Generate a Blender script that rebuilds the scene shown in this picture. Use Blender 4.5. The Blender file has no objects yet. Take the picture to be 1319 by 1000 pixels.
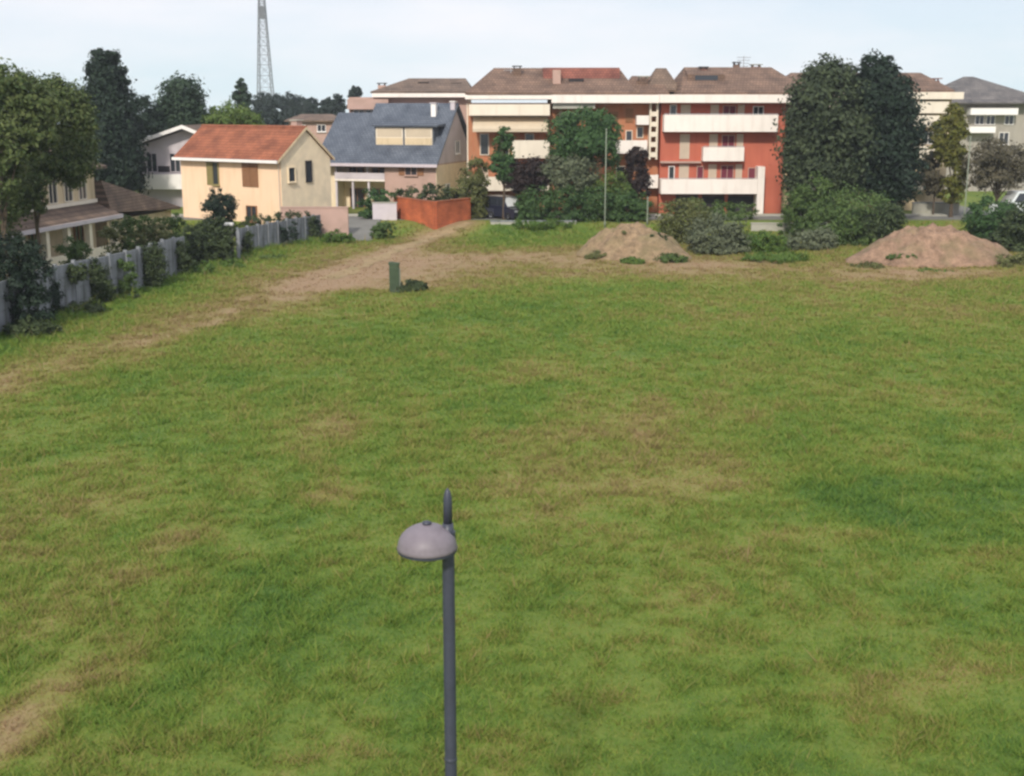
import bpy, bmesh, math, random
import numpy as np
from mathutils import Vector, Matrix
random.seed(7)
RNG = np.random.default_rng(11)
sc = bpy.context.scene
COL = sc.collection

# ------------------------------------------------------------------ camera
F, HZ, HC = 1600.0, 365.0, 11.0          # focal length and horizon offset in photo pixels, eye height in metres
TH = math.atan(HZ / F)
CT, ST = math.cos(TH), math.sin(TH)

def ray(px, py):
    cx, cy = (px - 659.5) / F, -(py - 500.0) / F
    return cx, CT + ST * cy, -ST + CT * cy
def P(px, py, D):                          # pixel -> point at distance D
    x, y, z = ray(px, py)
    t = D / y
    return x * t, HC + z * t
def PX(px, D, py=260): return P(px, py, D)[0]
def PZ(py, D): return P(659, py, D)[1]
def G(px, py, z=0.0):                      # pixel -> point on the ground
    x, y, zz = ray(px, py)
    t = (z - HC) / zz
    return x * t, y * t

# ------------------------------------------------------------------ numpy noise
_perm = np.random.default_rng(3).random((256, 256))
def vnoise(x, y):
    xi, yi = np.floor(x).astype(int), np.floor(y).astype(int)
    fx, fy = x - xi, y - yi
    fx, fy = fx * fx * (3 - 2 * fx), fy * fy * (3 - 2 * fy)
    a, b = _perm[xi % 256, yi % 256], _perm[(xi + 1) % 256, yi % 256]
    c, d = _perm[xi % 256, (yi + 1) % 256], _perm[(xi + 1) % 256, (yi + 1) % 256]
    return (a * (1 - fx) + b * fx) * (1 - fy) + (c * (1 - fx) + d * fx) * fy
def fbm(x, y, o=4):
    s, a, t = 0, 1.0, 0
    for i in range(o):
        s = s + a * vnoise(x * 2 ** i + 17.3 * i, y * 2 ** i + 5.1 * i); t += a; a *= .55
    return s / t
def sstep(a, b, x):
    t = np.clip((x - a) / (b - a), 0, 1); return t * t * (3 - 2 * t)

PLAT = 0.9
HAZE = .00032
def ground_z(x, y):
    x, y = np.asarray(x, float), np.asarray(y, float)
    z = PLAT * sstep(104.5, 111.5, y)
    z = z + 0.22 * (fbm(x / 9 + 50, y / 9 + 50, 3) - .5) * (1 - sstep(98, 104, y)) * sstep(6, 14, y)
    return z
def gz(x, y): return float(ground_z(x, y))

# ------------------------------------------------------------------ materials
def new_mat(name):
    m = bpy.data.materials.new(name); m.use_nodes = True
    nt = m.node_tree
    b = nt.nodes['Principled BSDF']
    return m, nt, b
def M(name, col, rough=.85, var=.12, scale=1.2, bump=.0, fine=18, spec=.25, metal=0, dirt=None, streak=0):
    m, nt, b = new_mat(name)
    N, L = nt.nodes.new, nt.links.new
    tc = N('ShaderNodeTexCoord')
    n1 = N('ShaderNodeTexNoise'); n1.inputs['Scale'].default_value = scale; n1.inputs['Detail'].default_value = 6
    n2 = N('ShaderNodeTexNoise'); n2.inputs['Scale'].default_value = fine; n2.inputs['Detail'].default_value = 3
    L(tc.outputs['Object'], n1.inputs['Vector']); L(tc.outputs['Object'], n2.inputs['Vector'])
    r = N('ShaderNodeValToRGB')
    r.color_ramp.elements[0].position = .3; r.color_ramp.elements[1].position = .7
    r.color_ramp.elements[0].color = [c * (1 - var) for c in col] + [1]
    r.color_ramp.elements[1].color = [min(.9, c * (1 + var)) for c in col] + [1]
    mx = N('ShaderNodeMath'); mx.operation = 'MULTIPLY_ADD'; mx.inputs[1].default_value = .35
    L(n2.outputs['Fac'], mx.inputs[0]); 
    s = N('ShaderNodeMath'); s.operation = 'MULTIPLY'; s.inputs[1].default_value = .65
    L(n1.outputs['Fac'], s.inputs[0]); L(s.outputs[0], mx.inputs[2])
    L(mx.outputs[0], r.inputs['Fac'])
    out = r.outputs['Color']
    if dirt:
        mp = N('ShaderNodeMapping'); mp.inputs['Scale'].default_value = (2.2, 2.2, .35) if streak else (.6, .6, .6)
        L(tc.outputs['Object'], mp.inputs['Vector'])
        n3 = N('ShaderNodeTexNoise'); n3.inputs['Scale'].default_value = 1.0; n3.inputs['Detail'].default_value = 5
        L(mp.outputs['Vector'], n3.inputs['Vector'])
        rr = N('ShaderNodeValToRGB'); rr.color_ramp.elements[0].position = .48; rr.color_ramp.elements[1].position = .72
        L(n3.outputs['Fac'], rr.inputs['Fac'])
        mc = N('ShaderNodeMixRGB'); mc.inputs['Color2'].default_value = list(dirt) + [1]
        sf = N('ShaderNodeMath'); sf.operation = 'MULTIPLY'; sf.inputs[1].default_value = .7
        L(rr.outputs['Color'], sf.inputs[0]); L(sf.outputs[0], mc.inputs['Fac']); L(out, mc.inputs['Color1'])
        out = mc.outputs['Color']
    L(out, b.inputs['Base Color'])
    b.inputs['Roughness'].default_value = rough
    b.inputs['Metallic'].default_value = metal
    b.inputs['Specular IOR Level'].default_value = spec
    if bump:
        bp = N('ShaderNodeBump'); bp.inputs['Strength'].default_value = bump; bp.inputs['Distance'].default_value = .03
        L(n2.outputs['Fac'], bp.inputs['Height']); L(bp.outputs['Normal'], b.inputs['Normal'])
    return m
def tile_mat(name, c1, c2, mortar, w=.3, h=.38, rough=.8, wall=False):
    m, nt, b = new_mat(name)
    N, L = nt.nodes.new, nt.links.new
    tc = N('ShaderNodeTexCoord'); sx = N('ShaderNodeSeparateXYZ'); L(tc.outputs['Object'], sx.inputs[0])
    ad = N('ShaderNodeMath'); ad.operation = 'ADD'
    L(sx.outputs['X'], ad.inputs[0]); L(sx.outputs['Y'], ad.inputs[1])
    cb = N('ShaderNodeCombineXYZ')
    if wall: L(ad.outputs[0], cb.inputs['X'])
    else: L(sx.outputs['X'], cb.inputs['X'])
    L(sx.outputs['Z'], cb.inputs['Y'])
    br = N('ShaderNodeTexBrick'); br.inputs['Scale'].default_value = 1
    br.inputs['Brick Width'].default_value = w; br.inputs['Row Height'].default_value = h * .6
    br.inputs['Mortar Size'].default_value = .025; br.inputs['Bias'].default_value = 0
    br.inputs['Color1'].default_value = list(c1) + [1]; br.inputs['Color2'].default_value = list(c2) + [1]
    br.inputs['Mortar'].default_value = list(mortar) + [1]
    L(cb.outputs[0], br.inputs['Vector'])
    n = N('ShaderNodeTexNoise'); n.inputs['Scale'].default_value = .7; n.inputs['Detail'].default_value = 7
    L(tc.outputs['Object'], n.inputs['Vector'])
    r = N('ShaderNodeValToRGB'); r.color_ramp.elements[0].position = .3; r.color_ramp.elements[1].position = .75
    r.color_ramp.elements[0].color = (.62, .62, .64, 1); r.color_ramp.elements[1].color = (1.25, 1.2, 1.15, 1)
    L(n.outputs['Fac'], r.inputs['Fac'])
    mu = N('ShaderNodeMixRGB'); mu.blend_type = 'MULTIPLY'; mu.inputs['Fac'].default_value = 1
    L(br.outputs['Color'], mu.inputs['Color1']); L(r.outputs['Color'], mu.inputs['Color2'])
    L(mu.outputs['Color'], b.inputs['Base Color']); b.inputs['Roughness'].default_value = rough
    b.inputs['Specular IOR Level'].default_value = .2
    bp = N('ShaderNodeBump'); bp.inputs['Strength'].default_value = .6; bp.inputs['Distance'].default_value = .04
    L(br.outputs['Fac'], bp.inputs['Height']); bp.invert = True; L(bp.outputs['Normal'], b.inputs['Normal'])
    return m
def leaf_mat(name, c1, c2, trans=.25, rough=.6):
    m, nt, b = new_mat(name)
    N, L = nt.nodes.new, nt.links.new
    g = N('ShaderNodeNewGeometry')
    tc = N('ShaderNodeTexCoord')
    n = N('ShaderNodeTexNoise'); n.inputs['Scale'].default_value = .55; n.inputs['Detail'].default_value = 3
    L(tc.outputs['Object'], n.inputs['Vector'])
    a = N('ShaderNodeMath'); a.operation = 'MULTIPLY_ADD'; a.inputs[1].default_value = .5
    L(g.outputs['Random Per Island'], a.inputs[0])
    s = N('ShaderNodeMath'); s.operation = 'MULTIPLY'; s.inputs[1].default_value = .5
    L(n.outputs['Fac'], s.inputs[0]); L(s.outputs[0], a.inputs[2])
    r = N('ShaderNodeValToRGB'); r.color_ramp.elements[0].position = .2; r.color_ramp.elements[1].position = .8
    r.color_ramp.elements[0].color = list(c1) + [1]; r.color_ramp.elements[1].color = list(c2) + [1]
    L(a.outputs[0], r.inputs['Fac']); L(r.outputs['Color'], b.inputs['Base Color'])
    b.inputs['Roughness'].default_value = rough; b.inputs['Specular IOR Level'].default_value = .2
    t = N('ShaderNodeBsdfTranslucent'); L(r.outputs['Color'], t.inputs['Color'])
    mx = N('ShaderNodeMixShader'); mx.inputs['Fac'].default_value = trans
    L(b.outputs[0], mx.inputs[1]); L(t.outputs[0], mx.inputs[2])
    L(mx.outputs[0], nt.nodes['Material Output'].inputs['Surface'])
    return m
def field_mat(name, stops, blade):
    """meadow colour: the 'tone' attribute says how lush or dry the sward is at that spot"""
    m, nt, b = new_mat(name)
    N, L = nt.nodes.new, nt.links.new
    at = N('ShaderNodeAttribute'); at.attribute_name = 'tone'
    add = N('ShaderNodeMath'); add.operation = 'ADD'
    if blade:
        g = N('ShaderNodeNewGeometry')
        mp = N('ShaderNodeMapRange'); mp.inputs['To Min'].default_value = -.17; mp.inputs['To Max'].default_value = .19
        L(g.outputs['Random Per Island'], mp.inputs['Value'])
    else:
        tc = N('ShaderNodeTexCoord')
        n = N('ShaderNodeTexNoise'); n.inputs['Scale'].default_value = 2.2; n.inputs['Detail'].default_value = 7; n.inputs['Roughness'].default_value = .7
        L(tc.outputs['Object'], n.inputs['Vector'])
        mp = N('ShaderNodeMapRange'); mp.inputs['From Min'].default_value = .25; mp.inputs['From Max'].default_value = .75
        mp.inputs['To Min'].default_value = -.16; mp.inputs['To Max'].default_value = .16
        L(n.outputs['Fac'], mp.inputs['Value'])
        bp = N('ShaderNodeBump'); bp.inputs['Strength'].default_value = .8; bp.inputs['Distance'].default_value = .08
        L(n.outputs['Fac'], bp.inputs['Height']); L(bp.outputs['Normal'], b.inputs['Normal'])
    L(at.outputs['Fac'], add.inputs[0]); L(mp.outputs['Result'], add.inputs[1])
    r = N('ShaderNodeValToRGB')
    e = r.color_ramp.elements
    while len(e) < len(stops): e.new(.5)
    for el, (p, c) in zip(e, stops): el.position = p; el.color = list(c) + [1]
    L(add.outputs[0], r.inputs['Fac']); L(r.outputs['Color'], b.inputs['Base Color'])
    b.inputs['Roughness'].default_value = .75; b.inputs['Specular IOR Level'].default_value = .12
    if blade:
        t = N('ShaderNodeBsdfTranslucent'); L(r.outputs['Color'], t.inputs['Color'])
        mx = N('ShaderNodeMixShader'); mx.inputs['Fac'].default_value = .42
        L(b.outputs[0], mx.inputs[1]); L(t.outputs[0], mx.inputs[2])
        L(mx.outputs[0], nt.nodes['Material Output'].inputs['Surface'])
    return m
def glass(name, col=(.03, .035, .045)):
    m, nt, b = new_mat(name)
    b.inputs['Base Color'].default_value = list(col) + [1]; b.inputs['Roughness'].default_value = .08
    b.inputs['Specular IOR Level'].default_value = .6
    n = nt.nodes.new('ShaderNodeTexNoise'); n.inputs['Scale'].default_value = .8
    bp = nt.nodes.new('ShaderNodeBump'); bp.inputs['Strength'].default_value = .05
    nt.links.new(n.outputs['Fac'], bp.inputs['Height']); nt.links.new(bp.outputs['Normal'], b.inputs['Normal'])
    return m

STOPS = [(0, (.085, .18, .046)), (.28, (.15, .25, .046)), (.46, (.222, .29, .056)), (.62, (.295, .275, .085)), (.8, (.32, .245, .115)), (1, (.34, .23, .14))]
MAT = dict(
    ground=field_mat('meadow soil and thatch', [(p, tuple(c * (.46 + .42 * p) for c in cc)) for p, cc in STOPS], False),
    grass=field_mat('meadow grass', STOPS, True),
    asphalt=M('asphalt', (.17, .168, .155), .9, .15, .8, .2),
    track=M('dirt track', (.31, .225, .125), .95, .25, 1.3, .6, dirt=(.20, .175, .075)),
    dirt1=M('brown earth', (.235, .165, .10), .95, .5, 2.2, 1, 7, dirt=(.16, .145, .07)),
    dirt2=M('reddish earth', (.24, .155, .105), .95, .5, 2.0, 1, 7, dirt=(.17, .145, .075)),
    concrete=M('weathered concrete', (.24, .25, .27), .9, .28, .9, .2, dirt=(.05, .058, .045), streak=1),
    palestone=M('pale concrete', (.40, .385, .33), .9, .12, 1, .2, dirt=(.25, .24, .2)),
    cream=M('cream render', (.84, .595, .41), .9, .05, .7, .1, dirt=(.74, .52, .33), streak=1),
    cream2=M('yellowish render', (.62, .50, .33), .9, .08, .7, .1, dirt=(.42, .33, .2), streak=1),
    beige=M('stone beige render', (.77, .64, .46), .92, .1, 1.6, .3, dirt=(.58, .5, .37)),
    greybeige=M('grey beige render', (.36, .33, .285), .9, .1, .8, .1, dirt=(.27, .25, .22), streak=1),
    pink=M('pink render', (.46, .31, .26), .9, .1, .8, .1, dirt=(.34, .24, .19)),
    lav=M('grey lilac render', (.55, .50, .53), .9, .1, .8, .1, dirt=(.42, .38, .40)),
    red=M('red render', (.47, .135, .085), .88, .12, .5, .1, dirt=(.42, .11, .07), streak=1),
    orange=M('orange render', (.42, .185, .10), .88, .12, .5, .1, dirt=(.42, .13, .05), streak=1),
    white=M('white painted concrete', (.82, .75, .69), .8, .05, .8, .05, dirt=(.7, .63, .57), streak=1),
    ivory=M('ivory painted concrete', (.76, .68, .56), .8, .06, .8, .05, dirt=(.64, .57, .46), streak=1),
    pylongrey=M('dull pylon steel', (.20, .21, .23), .7, .1, 2),
    whitep=M('white paint', (.82, .79, .76), .6, .04, 2),
    lilac=M('pale lilac paint', (.56, .49, .52), .7, .06, 2),
    shutter=M('pale roller shutter', (.58, .48, .38), .7, .08, 2, .1),
    bshutter=M('brown wooden shutter', (.28, .14, .07), .75, .15, 3, .2),
    gshutter=M('olive wooden shutter', (.26, .22, .09), .75, .15, 3, .2),
    awning=M('beige awning cloth', (.55, .46, .34), .85, .08, 1),
    dark=M('dark recess', (.035, .032, .035), .9, .2, 1),
    plum=M('plum painted door', (.16, .03, .05), .6, .2, 1),
    terra=tile_mat('terracotta tiles', (.36, .135, .075), (.275, .10, .06), (.2, .07, .035)),
    brown=tile_mat('brown clay tiles', (.25, .165, .12), (.19, .125, .095), (.1, .07, .055)),
    redbrown=tile_mat('red brown tiles', (.30, .115, .085), (.23, .09, .07), (.12, .05, .04)),
    slate=tile_mat('blue grey slates', (.15, .18, .225), (.115, .14, .18), (.05, .055, .07), .35, .3, .55),
    greyroof=tile_mat('grey tiles', (.20, .19, .185), (.15, .145, .145), (.09, .085, .085)),
    dullroof=tile_mat('faded brown tiles', (.23, .165, .125), (.165, .12, .095), (.09, .07, .055)),
    brick=tile_mat('orange brick', (.60, .145, .05), (.48, .105, .04), (.36, .15, .09), .5, .25, .9, True),
    metal=M('galvanised steel', (.45, .46, .48), .5, .12, 3, 0, metal=.6),
    lampblue=M('grey blue lamp paint', (.040, .045, .066), .45, .18, 4, .02, spec=.5),
    lampdome=M('dusty lamp hood', (.19, .165, .185), .5, .2, 5, .02, spec=.4, dirt=(.16, .135, .16)),
    lens=M('lamp lens', (.25, .24, .22), .3, .1, 4),
    polepale=M('pale green grey pole', (.20, .225, .17), .6, .1, 2),
    greenpost=M('weathered green paint', (.05, .075, .042), .75, .35, 3, .1, dirt=(.11, .12, .08)),
    bark=M('bark', (.095, .07, .05), .95, .3, 4, .5, 12),
    glass=glass('window glass'), 
    carblue=M('dark blue car paint', (.02, .022, .04), .3, .1, 2, spec=.5),
    carwhite=M('white van paint', (.72, .76, .78), .35, .04, 2, spec=.5),
    tyre=M('tyre rubber', (.02, .02, .02), .9, .2, 8),
    lightglass=M('headlight lens and painted sky reflection', (.6, .62, .62), .2, .05, 4, spec=.6),
    redlens=M('red lens', (.4, .02, .02), .2, .05, 4, spec=.6),
    l_dark=leaf_mat('dark evergreen leaves', (.020, .033, .017), (.075, .098, .045), .12),
    l_conif=leaf_mat('conifer needles', (0.007, 0.016, 0.011), (0.025, 0.046, 0.025), .1),
    l_round=leaf_mat('deep green leaves', (0.018, 0.038, 0.022), (0.046, 0.076, 0.038), .15),
    l_light=leaf_mat('light green leaves', (0.066, 0.121, 0.028), (0.165, 0.220, 0.055), .3),
    l_mid=leaf_mat('mid green leaves', (0.045, 0.090, 0.026), (0.128, 0.187, 0.053), .25),
    l_leafy=leaf_mat('loose dull green leaves', (0.046, 0.081, 0.025), (0.149, 0.178, 0.063), .3),
    l_hedge=leaf_mat('hedge leaves', (.035, .080, .026), (.095, .160, .052), .25),
    l_blue=leaf_mat('cool green leaves', (.032, .078, .026), (.080, .150, .048), .25),
    l_olive=leaf_mat('olive leaves', (0.079, 0.099, 0.033), (0.172, 0.178, 0.066), .25),
    l_yellow=leaf_mat('yellow green leaves', (0.094, 0.110, 0.020), (0.187, 0.176, 0.039), .3),
    l_purple=leaf_mat('purple leaves', (.020, .013, .013), (.045, .030, .026), .15),
    l_grey=leaf_mat('grey brown twigs and leaves', (.065, .06, .038), (.135, .118, .075), .15),
    l_greyg=leaf_mat('grey green leaves', (0.076, 0.097, 0.055), (0.166, 0.186, 0.110), .2),
    l_far=leaf_mat('far dark leaves', (.012, .024, .020), (.035, .05, .036), .1),
    l_brush=leaf_mat('dark hedge leaves', (0.021, 0.038, 0.017), (0.078, 0.103, 0.038), .15),  # darker leaf green for hedges, ivy and low growth
    l_weed=leaf_mat('verge weeds', (0.057, 0.127, 0.025), (0.132, 0.196, 0.040), .3),
)

# ------------------------------------------------------------------ object helpers
def tag(o, label, cat, group=None):
    o['label'] = label; o['category'] = cat
    if group: o['group'] = group
    return o
def thing(name, label, cat, loc, rz=0, group=None):
    o = bpy.data.objects.new(name, None); COL.objects.link(o)
    o.location = loc; o.rotation_euler = (0, 0, rz); o.empty_display_size = .2
    return tag(o, label, cat, group)
def worldoff(o):
    v = Vector((0, 0, 0))
    while o is not None: v += o.location; o = o.parent
    return v
class MB:
    def __init__(s): s.v = []; s.f = []
    def add(s, vs, fs):
        k = len(s.v); s.v += [tuple(v) for v in vs]; s.f += [tuple(i + k for i in f) for f in fs]; return s
    def box(s, x0, x1, y0, y1, z0, z1):
        return s.add([(x0, y0, z0), (x1, y0, z0), (x1, y1, z0), (x0, y1, z0), (x0, y0, z1), (x1, y0, z1), (x1, y1, z1), (x0, y1, z1)],
              [(0, 3, 2, 1), (4, 5, 6, 7), (0, 1, 5, 4), (1, 2, 6, 5), (2, 3, 7, 6), (3, 0, 4, 7)])
    def prism_x(s, pts, x0, x1):          # pts (y,z)
        n = len(pts)
        return s.add([(x0, y, z) for y, z in pts] + [(x1, y, z) for y, z in pts],
              [tuple(range(n)), tuple(range(2 * n - 1, n - 1, -1))] + [(i, (i + 1) % n, n + (i + 1) % n, n + i) for i in range(n)])
    def prism_y(s, pts, y0, y1):          # pts (x,z)
        n = len(pts)
        return s.add([(x, y0, z) for x, z in pts] + [(x, y1, z) for x, z in pts],
              [tuple(range(n)), tuple(range(2 * n - 1, n - 1, -1))] + [(i, (i + 1) % n, n + (i + 1) % n, n + i) for i in range(n)])
    def hip(s, x0, x1, y0, y1, z0, z1, a=0, b=0, th=.18):
        ym = (y0 + y1) / 2
        vs = [(x0, y0, z0), (x1, y0, z0), (x1, y1, z0), (x0, y1, z0),
              (x0, y0, z0 + th), (x1, y0, z0 + th), (x1, y1, z0 + th), (x0, y1, z0 + th), (x0 + a, ym, z1), (x1 - b, ym, z1)]
        return s.add(vs, [(0, 3, 2, 1), (0, 1, 5, 4), (1, 2, 6, 5), (2, 3, 7, 6), (3, 0, 4, 7), (4, 5, 9, 8), (5, 6, 9), (6, 7, 8, 9), (7, 4, 8)])
    def hull8(s, lo, hi):                 # two quads joined
        return s.add(list(lo) + list(hi), [(0, 3, 2, 1), (4, 5, 6, 7), (0, 1, 5, 4), (1, 2, 6, 5), (2, 3, 7, 6), (3, 0, 4, 7)])
    def tube(s, pts, rs, n=8):
        pts = [Vector(p) for p in pts]; k = len(s.v)
        for i, p in enumerate(pts):
            d = (pts[min(i + 1, len(pts) - 1)] - pts[max(i - 1, 0)]).normalized()
            u = d.cross(Vector((0, 1, 0)) if abs(d.y) < .9 else Vector((1, 0, 0))).normalized(); w = d.cross(u)
            for j in range(n):
                a = 2 * math.pi * j / n
                s.v.append(tuple(p + rs[i] * (math.cos(a) * u + math.sin(a) * w)))
        for i in range(len(pts) - 1):
            for j in range(n):
                s.f.append((k + i * n + j, k + i * n + (j + 1) % n, k + (i + 1) * n + (j + 1) % n, k + (i + 1) * n + j))
        s.f.append(tuple(k + j for j in range(n))); s.f.append(tuple(k + (len(pts) - 1) * n + j for j in range(n)))
        return s
    def lathe(s, prof, cx=0, cy=0, n=24):  # prof (r,z)
        k = len(s.v)
        for r, z in prof:
            for j in range(n):
                a = 2 * math.pi * j / n; s.v.append((cx + r * math.cos(a), cy + r * math.sin(a), z))
        for i in range(len(prof) - 1):
            for j in range(n):
                s.f.append((k + i * n + j, k + i * n + (j + 1) % n, k + (i + 1) * n + (j + 1) % n, k + (i + 1) * n + j))
        s.f.append(tuple(k + j for j in range(n))); s.f.append(tuple(k + (len(prof) - 1) * n + j for j in range(n)))
        return s
    def build(s, name, mat, parent=None, world=False, loc=None, rz=0, smooth=False, bevel=0):
        off = worldoff(parent) if (world and parent) else (Vector(loc) if (world and loc) else Vector((0, 0, 0)))
        me = bpy.data.meshes.new(name)
        me.from_pydata([(v[0] - off[0], v[1] - off[1], v[2] - off[2]) for v in s.v], [], s.f)
        bm = bmesh.new(); bm.from_mesh(me); bmesh.ops.recalc_face_normals(bm, faces=bm.faces)
        if bevel: bmesh.ops.bevel(bm, geom=bm.edges[:], offset=bevel, segments=2, affect='EDGES', profile=.6)
        bm.to_mesh(me); bm.free()
        if smooth:
            me.polygons.foreach_set('use_smooth', [True] * len(me.polygons))
        me.materials.append(MAT[mat] if isinstance(mat, str) else mat)
        o = bpy.data.objects.new(name, me); COL.objects.link(o)
        if parent: o.parent = parent
        if loc is not None: o.location = loc
        o.rotation_euler = (0, 0, rz)
        return o
def raw_mesh(name, V, nper, mat, attr=None, loc=(0, 0, 0), parent=None):
    """a big mesh of separate polygons with nper corners each, straight from numpy"""
    nv = len(V); nf = nv // nper
    me = bpy.data.meshes.new(name)
    me.vertices.add(nv); me.vertices.foreach_set('co', np.ascontiguousarray(V, np.float32).ravel())
    me.loops.add(nv); me.loops.foreach_set('vertex_index', np.arange(nv, dtype=np.int32))
    me.polygons.add(nf); me.polygons.foreach_set('loop_start', np.arange(0, nv, nper, dtype=np.int32))
    me.update(calc_edges=True)
    if attr is not None:
        a = me.attributes.new('tone', 'FLOAT', 'POINT'); a.data.foreach_set('value', np.ascontiguousarray(attr, np.float32))
    me.materials.append(MAT[mat])
    o = bpy.data.objects.new(name, me); COL.objects.link(o); o.location = loc
    if parent: o.parent = parent
    return o
def copy_tree(o, parent=None):
    c = o.copy(); COL.objects.link(c)
    if parent: c.parent = parent
    for ch in list(o.children): copy_tree(ch, c)
    return c

# ------------------------------------------------------------------ foliage
def leaf_quads(blobs, n, size, seed, clump=26, cr=.16, hollow=.55, lump=.35):
    """leaf-sized faces gathered in clumps through the volume of several ellipsoids; returns (n*4,3)"""
    n = int(n * 1.8); size = size * .74; clump = int(clump * 1.5)
    r = np.random.default_rng(seed)
    B = np.array(blobs, float)                       # x,y,z,rx,ry,rz
    w = (B[:, 3] * B[:, 4] + B[:, 3] * B[:, 5] + B[:, 4] * B[:, 5]); w /= w.sum()
    m = max(12, n // clump)
    k = r.choice(len(B), m, p=w)
    d = r.normal(size=(m, 3)); d /= np.linalg.norm(d, axis=1)[:, None]
    rad = hollow + (1 - hollow) * r.random(m) ** .6
    rad *= 1 - lump * .5 + lump * fbm(d[:, 0] * 2.3 + k * 3.1 + 9, d[:, 2] * 2.3 + d[:, 1] * 1.7 + 20, 2) * 1.6 - lump * .3
    rad = np.minimum(rad, 1.04)
    C = B[k, :3] + d * rad[:, None] * B[k, 3:]
    csz = cr * np.sqrt((B[k, 3] * B[k, 5])) * (.6 + .8 * r.random(m))
    q = r.choice(m, n)
    e = np.clip(r.normal(size=(n, 3)), -1.9, 1.9) * csz[q][:, None] * np.array([1, 1, .75])
    p = C[q] + e
    nn = d[q] * .5 + e / (np.linalg.norm(e, axis=1)[:, None] + 1e-6) * .5 + r.normal(size=(n, 3)) * .45 + np.array([0, 0, .25])
    nn /= np.linalg.norm(nn, axis=1)[:, None]
    t = np.cross(nn, r.normal(size=(n, 3))); t /= np.linalg.norm(t, axis=1)[:, None]
    b = np.cross(nn, t)
    s = size * (.55 + .9 * r.random(n))[:, None]
    V = np.empty((n, 4, 3))
    V[:, 0] = p - t * s; V[:, 1] = p - b * s * .5; V[:, 2] = p + t * s; V[:, 3] = p + b * s * .5
    return V.reshape(-1, 3)
def blob_px(px, py, rx, ry, D, depth=None):
    """an ellipsoid measured off the photo at distance D"""
    X, Z = P(px, py, D); zc = D * CT + (HC - Z) * ST
    k = zc / F
    return (X, D, Z, rx * k, (depth if depth else rx * k), ry * k)
def tree(name, label, cat, D, px_trunk, blobs_px, n, size, mat, group=None, seed=1, trunk_r=.22, limbs=5, **kw):
    X = PX(px_trunk, D); base = (X, D, gz(X, D) - .05)
    bl = []
    for b in blobs_px:
        q = blob_px(b[0], b[1], b[2], b[3], D + (b[4] if len(b) > 4 else 0)); bl.append((q[0] - X, q[1] - D, q[2] - base[2]) + q[3:])
    root = thing(name, label, cat, base, 0, group)
    top = max(b[2] for b in bl); rr = random.Random(seed)
    t = MB()
    t.tube([(0, 0, -.2), (0, 0, top * .15), (rr.uniform(-.15, .15), .1, top * .45), (bl[0][0] * .7, bl[0][1] * .7, top * .85)], [trunk_r * 1.4, trunk_r, trunk_r * .75, trunk_r * .25])
    for i in range(limbs):
        b = bl[rr.randrange(len(bl))]; h = top * rr.uniform(.3, .6)
        e = (b[0] + rr.uniform(-.6, .6) * b[3], b[1] + rr.uniform(-.6, .6) * b[4], b[2] + rr.uniform(-.1, .5) * b[5])
        t.tube([(0, 0, h), (e[0] * .5, e[1] * .5, h + (e[2] - h) * .6), e], [trunk_r * .5, trunk_r * .32, trunk_r * .1], 6)
    t.build('trunk', 'bark', root)
    raw_mesh('crown', leaf_quads(bl, n, size, seed, **kw), 4, mat, parent=root)
    return root
def bush(name, label, cat, D, blobs_px, n, size, mat, group=None, seed=1, base_z=None, fill=True, **kw):
    bl = [blob_px(b[0], b[1], b[2], b[3], D + (b[4] if len(b) > 4 else 0), b[5] if len(b) > 5 else None) for b in blobs_px]
    X = sum(b[0] for b in bl) / len(bl); z = gz(X, D) if base_z is None else base_z
    bl = [(b[0] - X, b[1] - D, b[2] - z) + b[3:] for b in bl]
    if fill:
        for b in list(bl):
            lo = b[2] - b[5] * .6
            if lo > .25: bl.append((b[0], b[1], lo / 2, b[3] * .85, b[4] * .85, lo / 2 + .2))
    o = raw_mesh(name, leaf_quads(bl, n, size, seed, **kw), 4, mat, loc=(X, D, z))
    return tag(o, label, cat, group)

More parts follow.
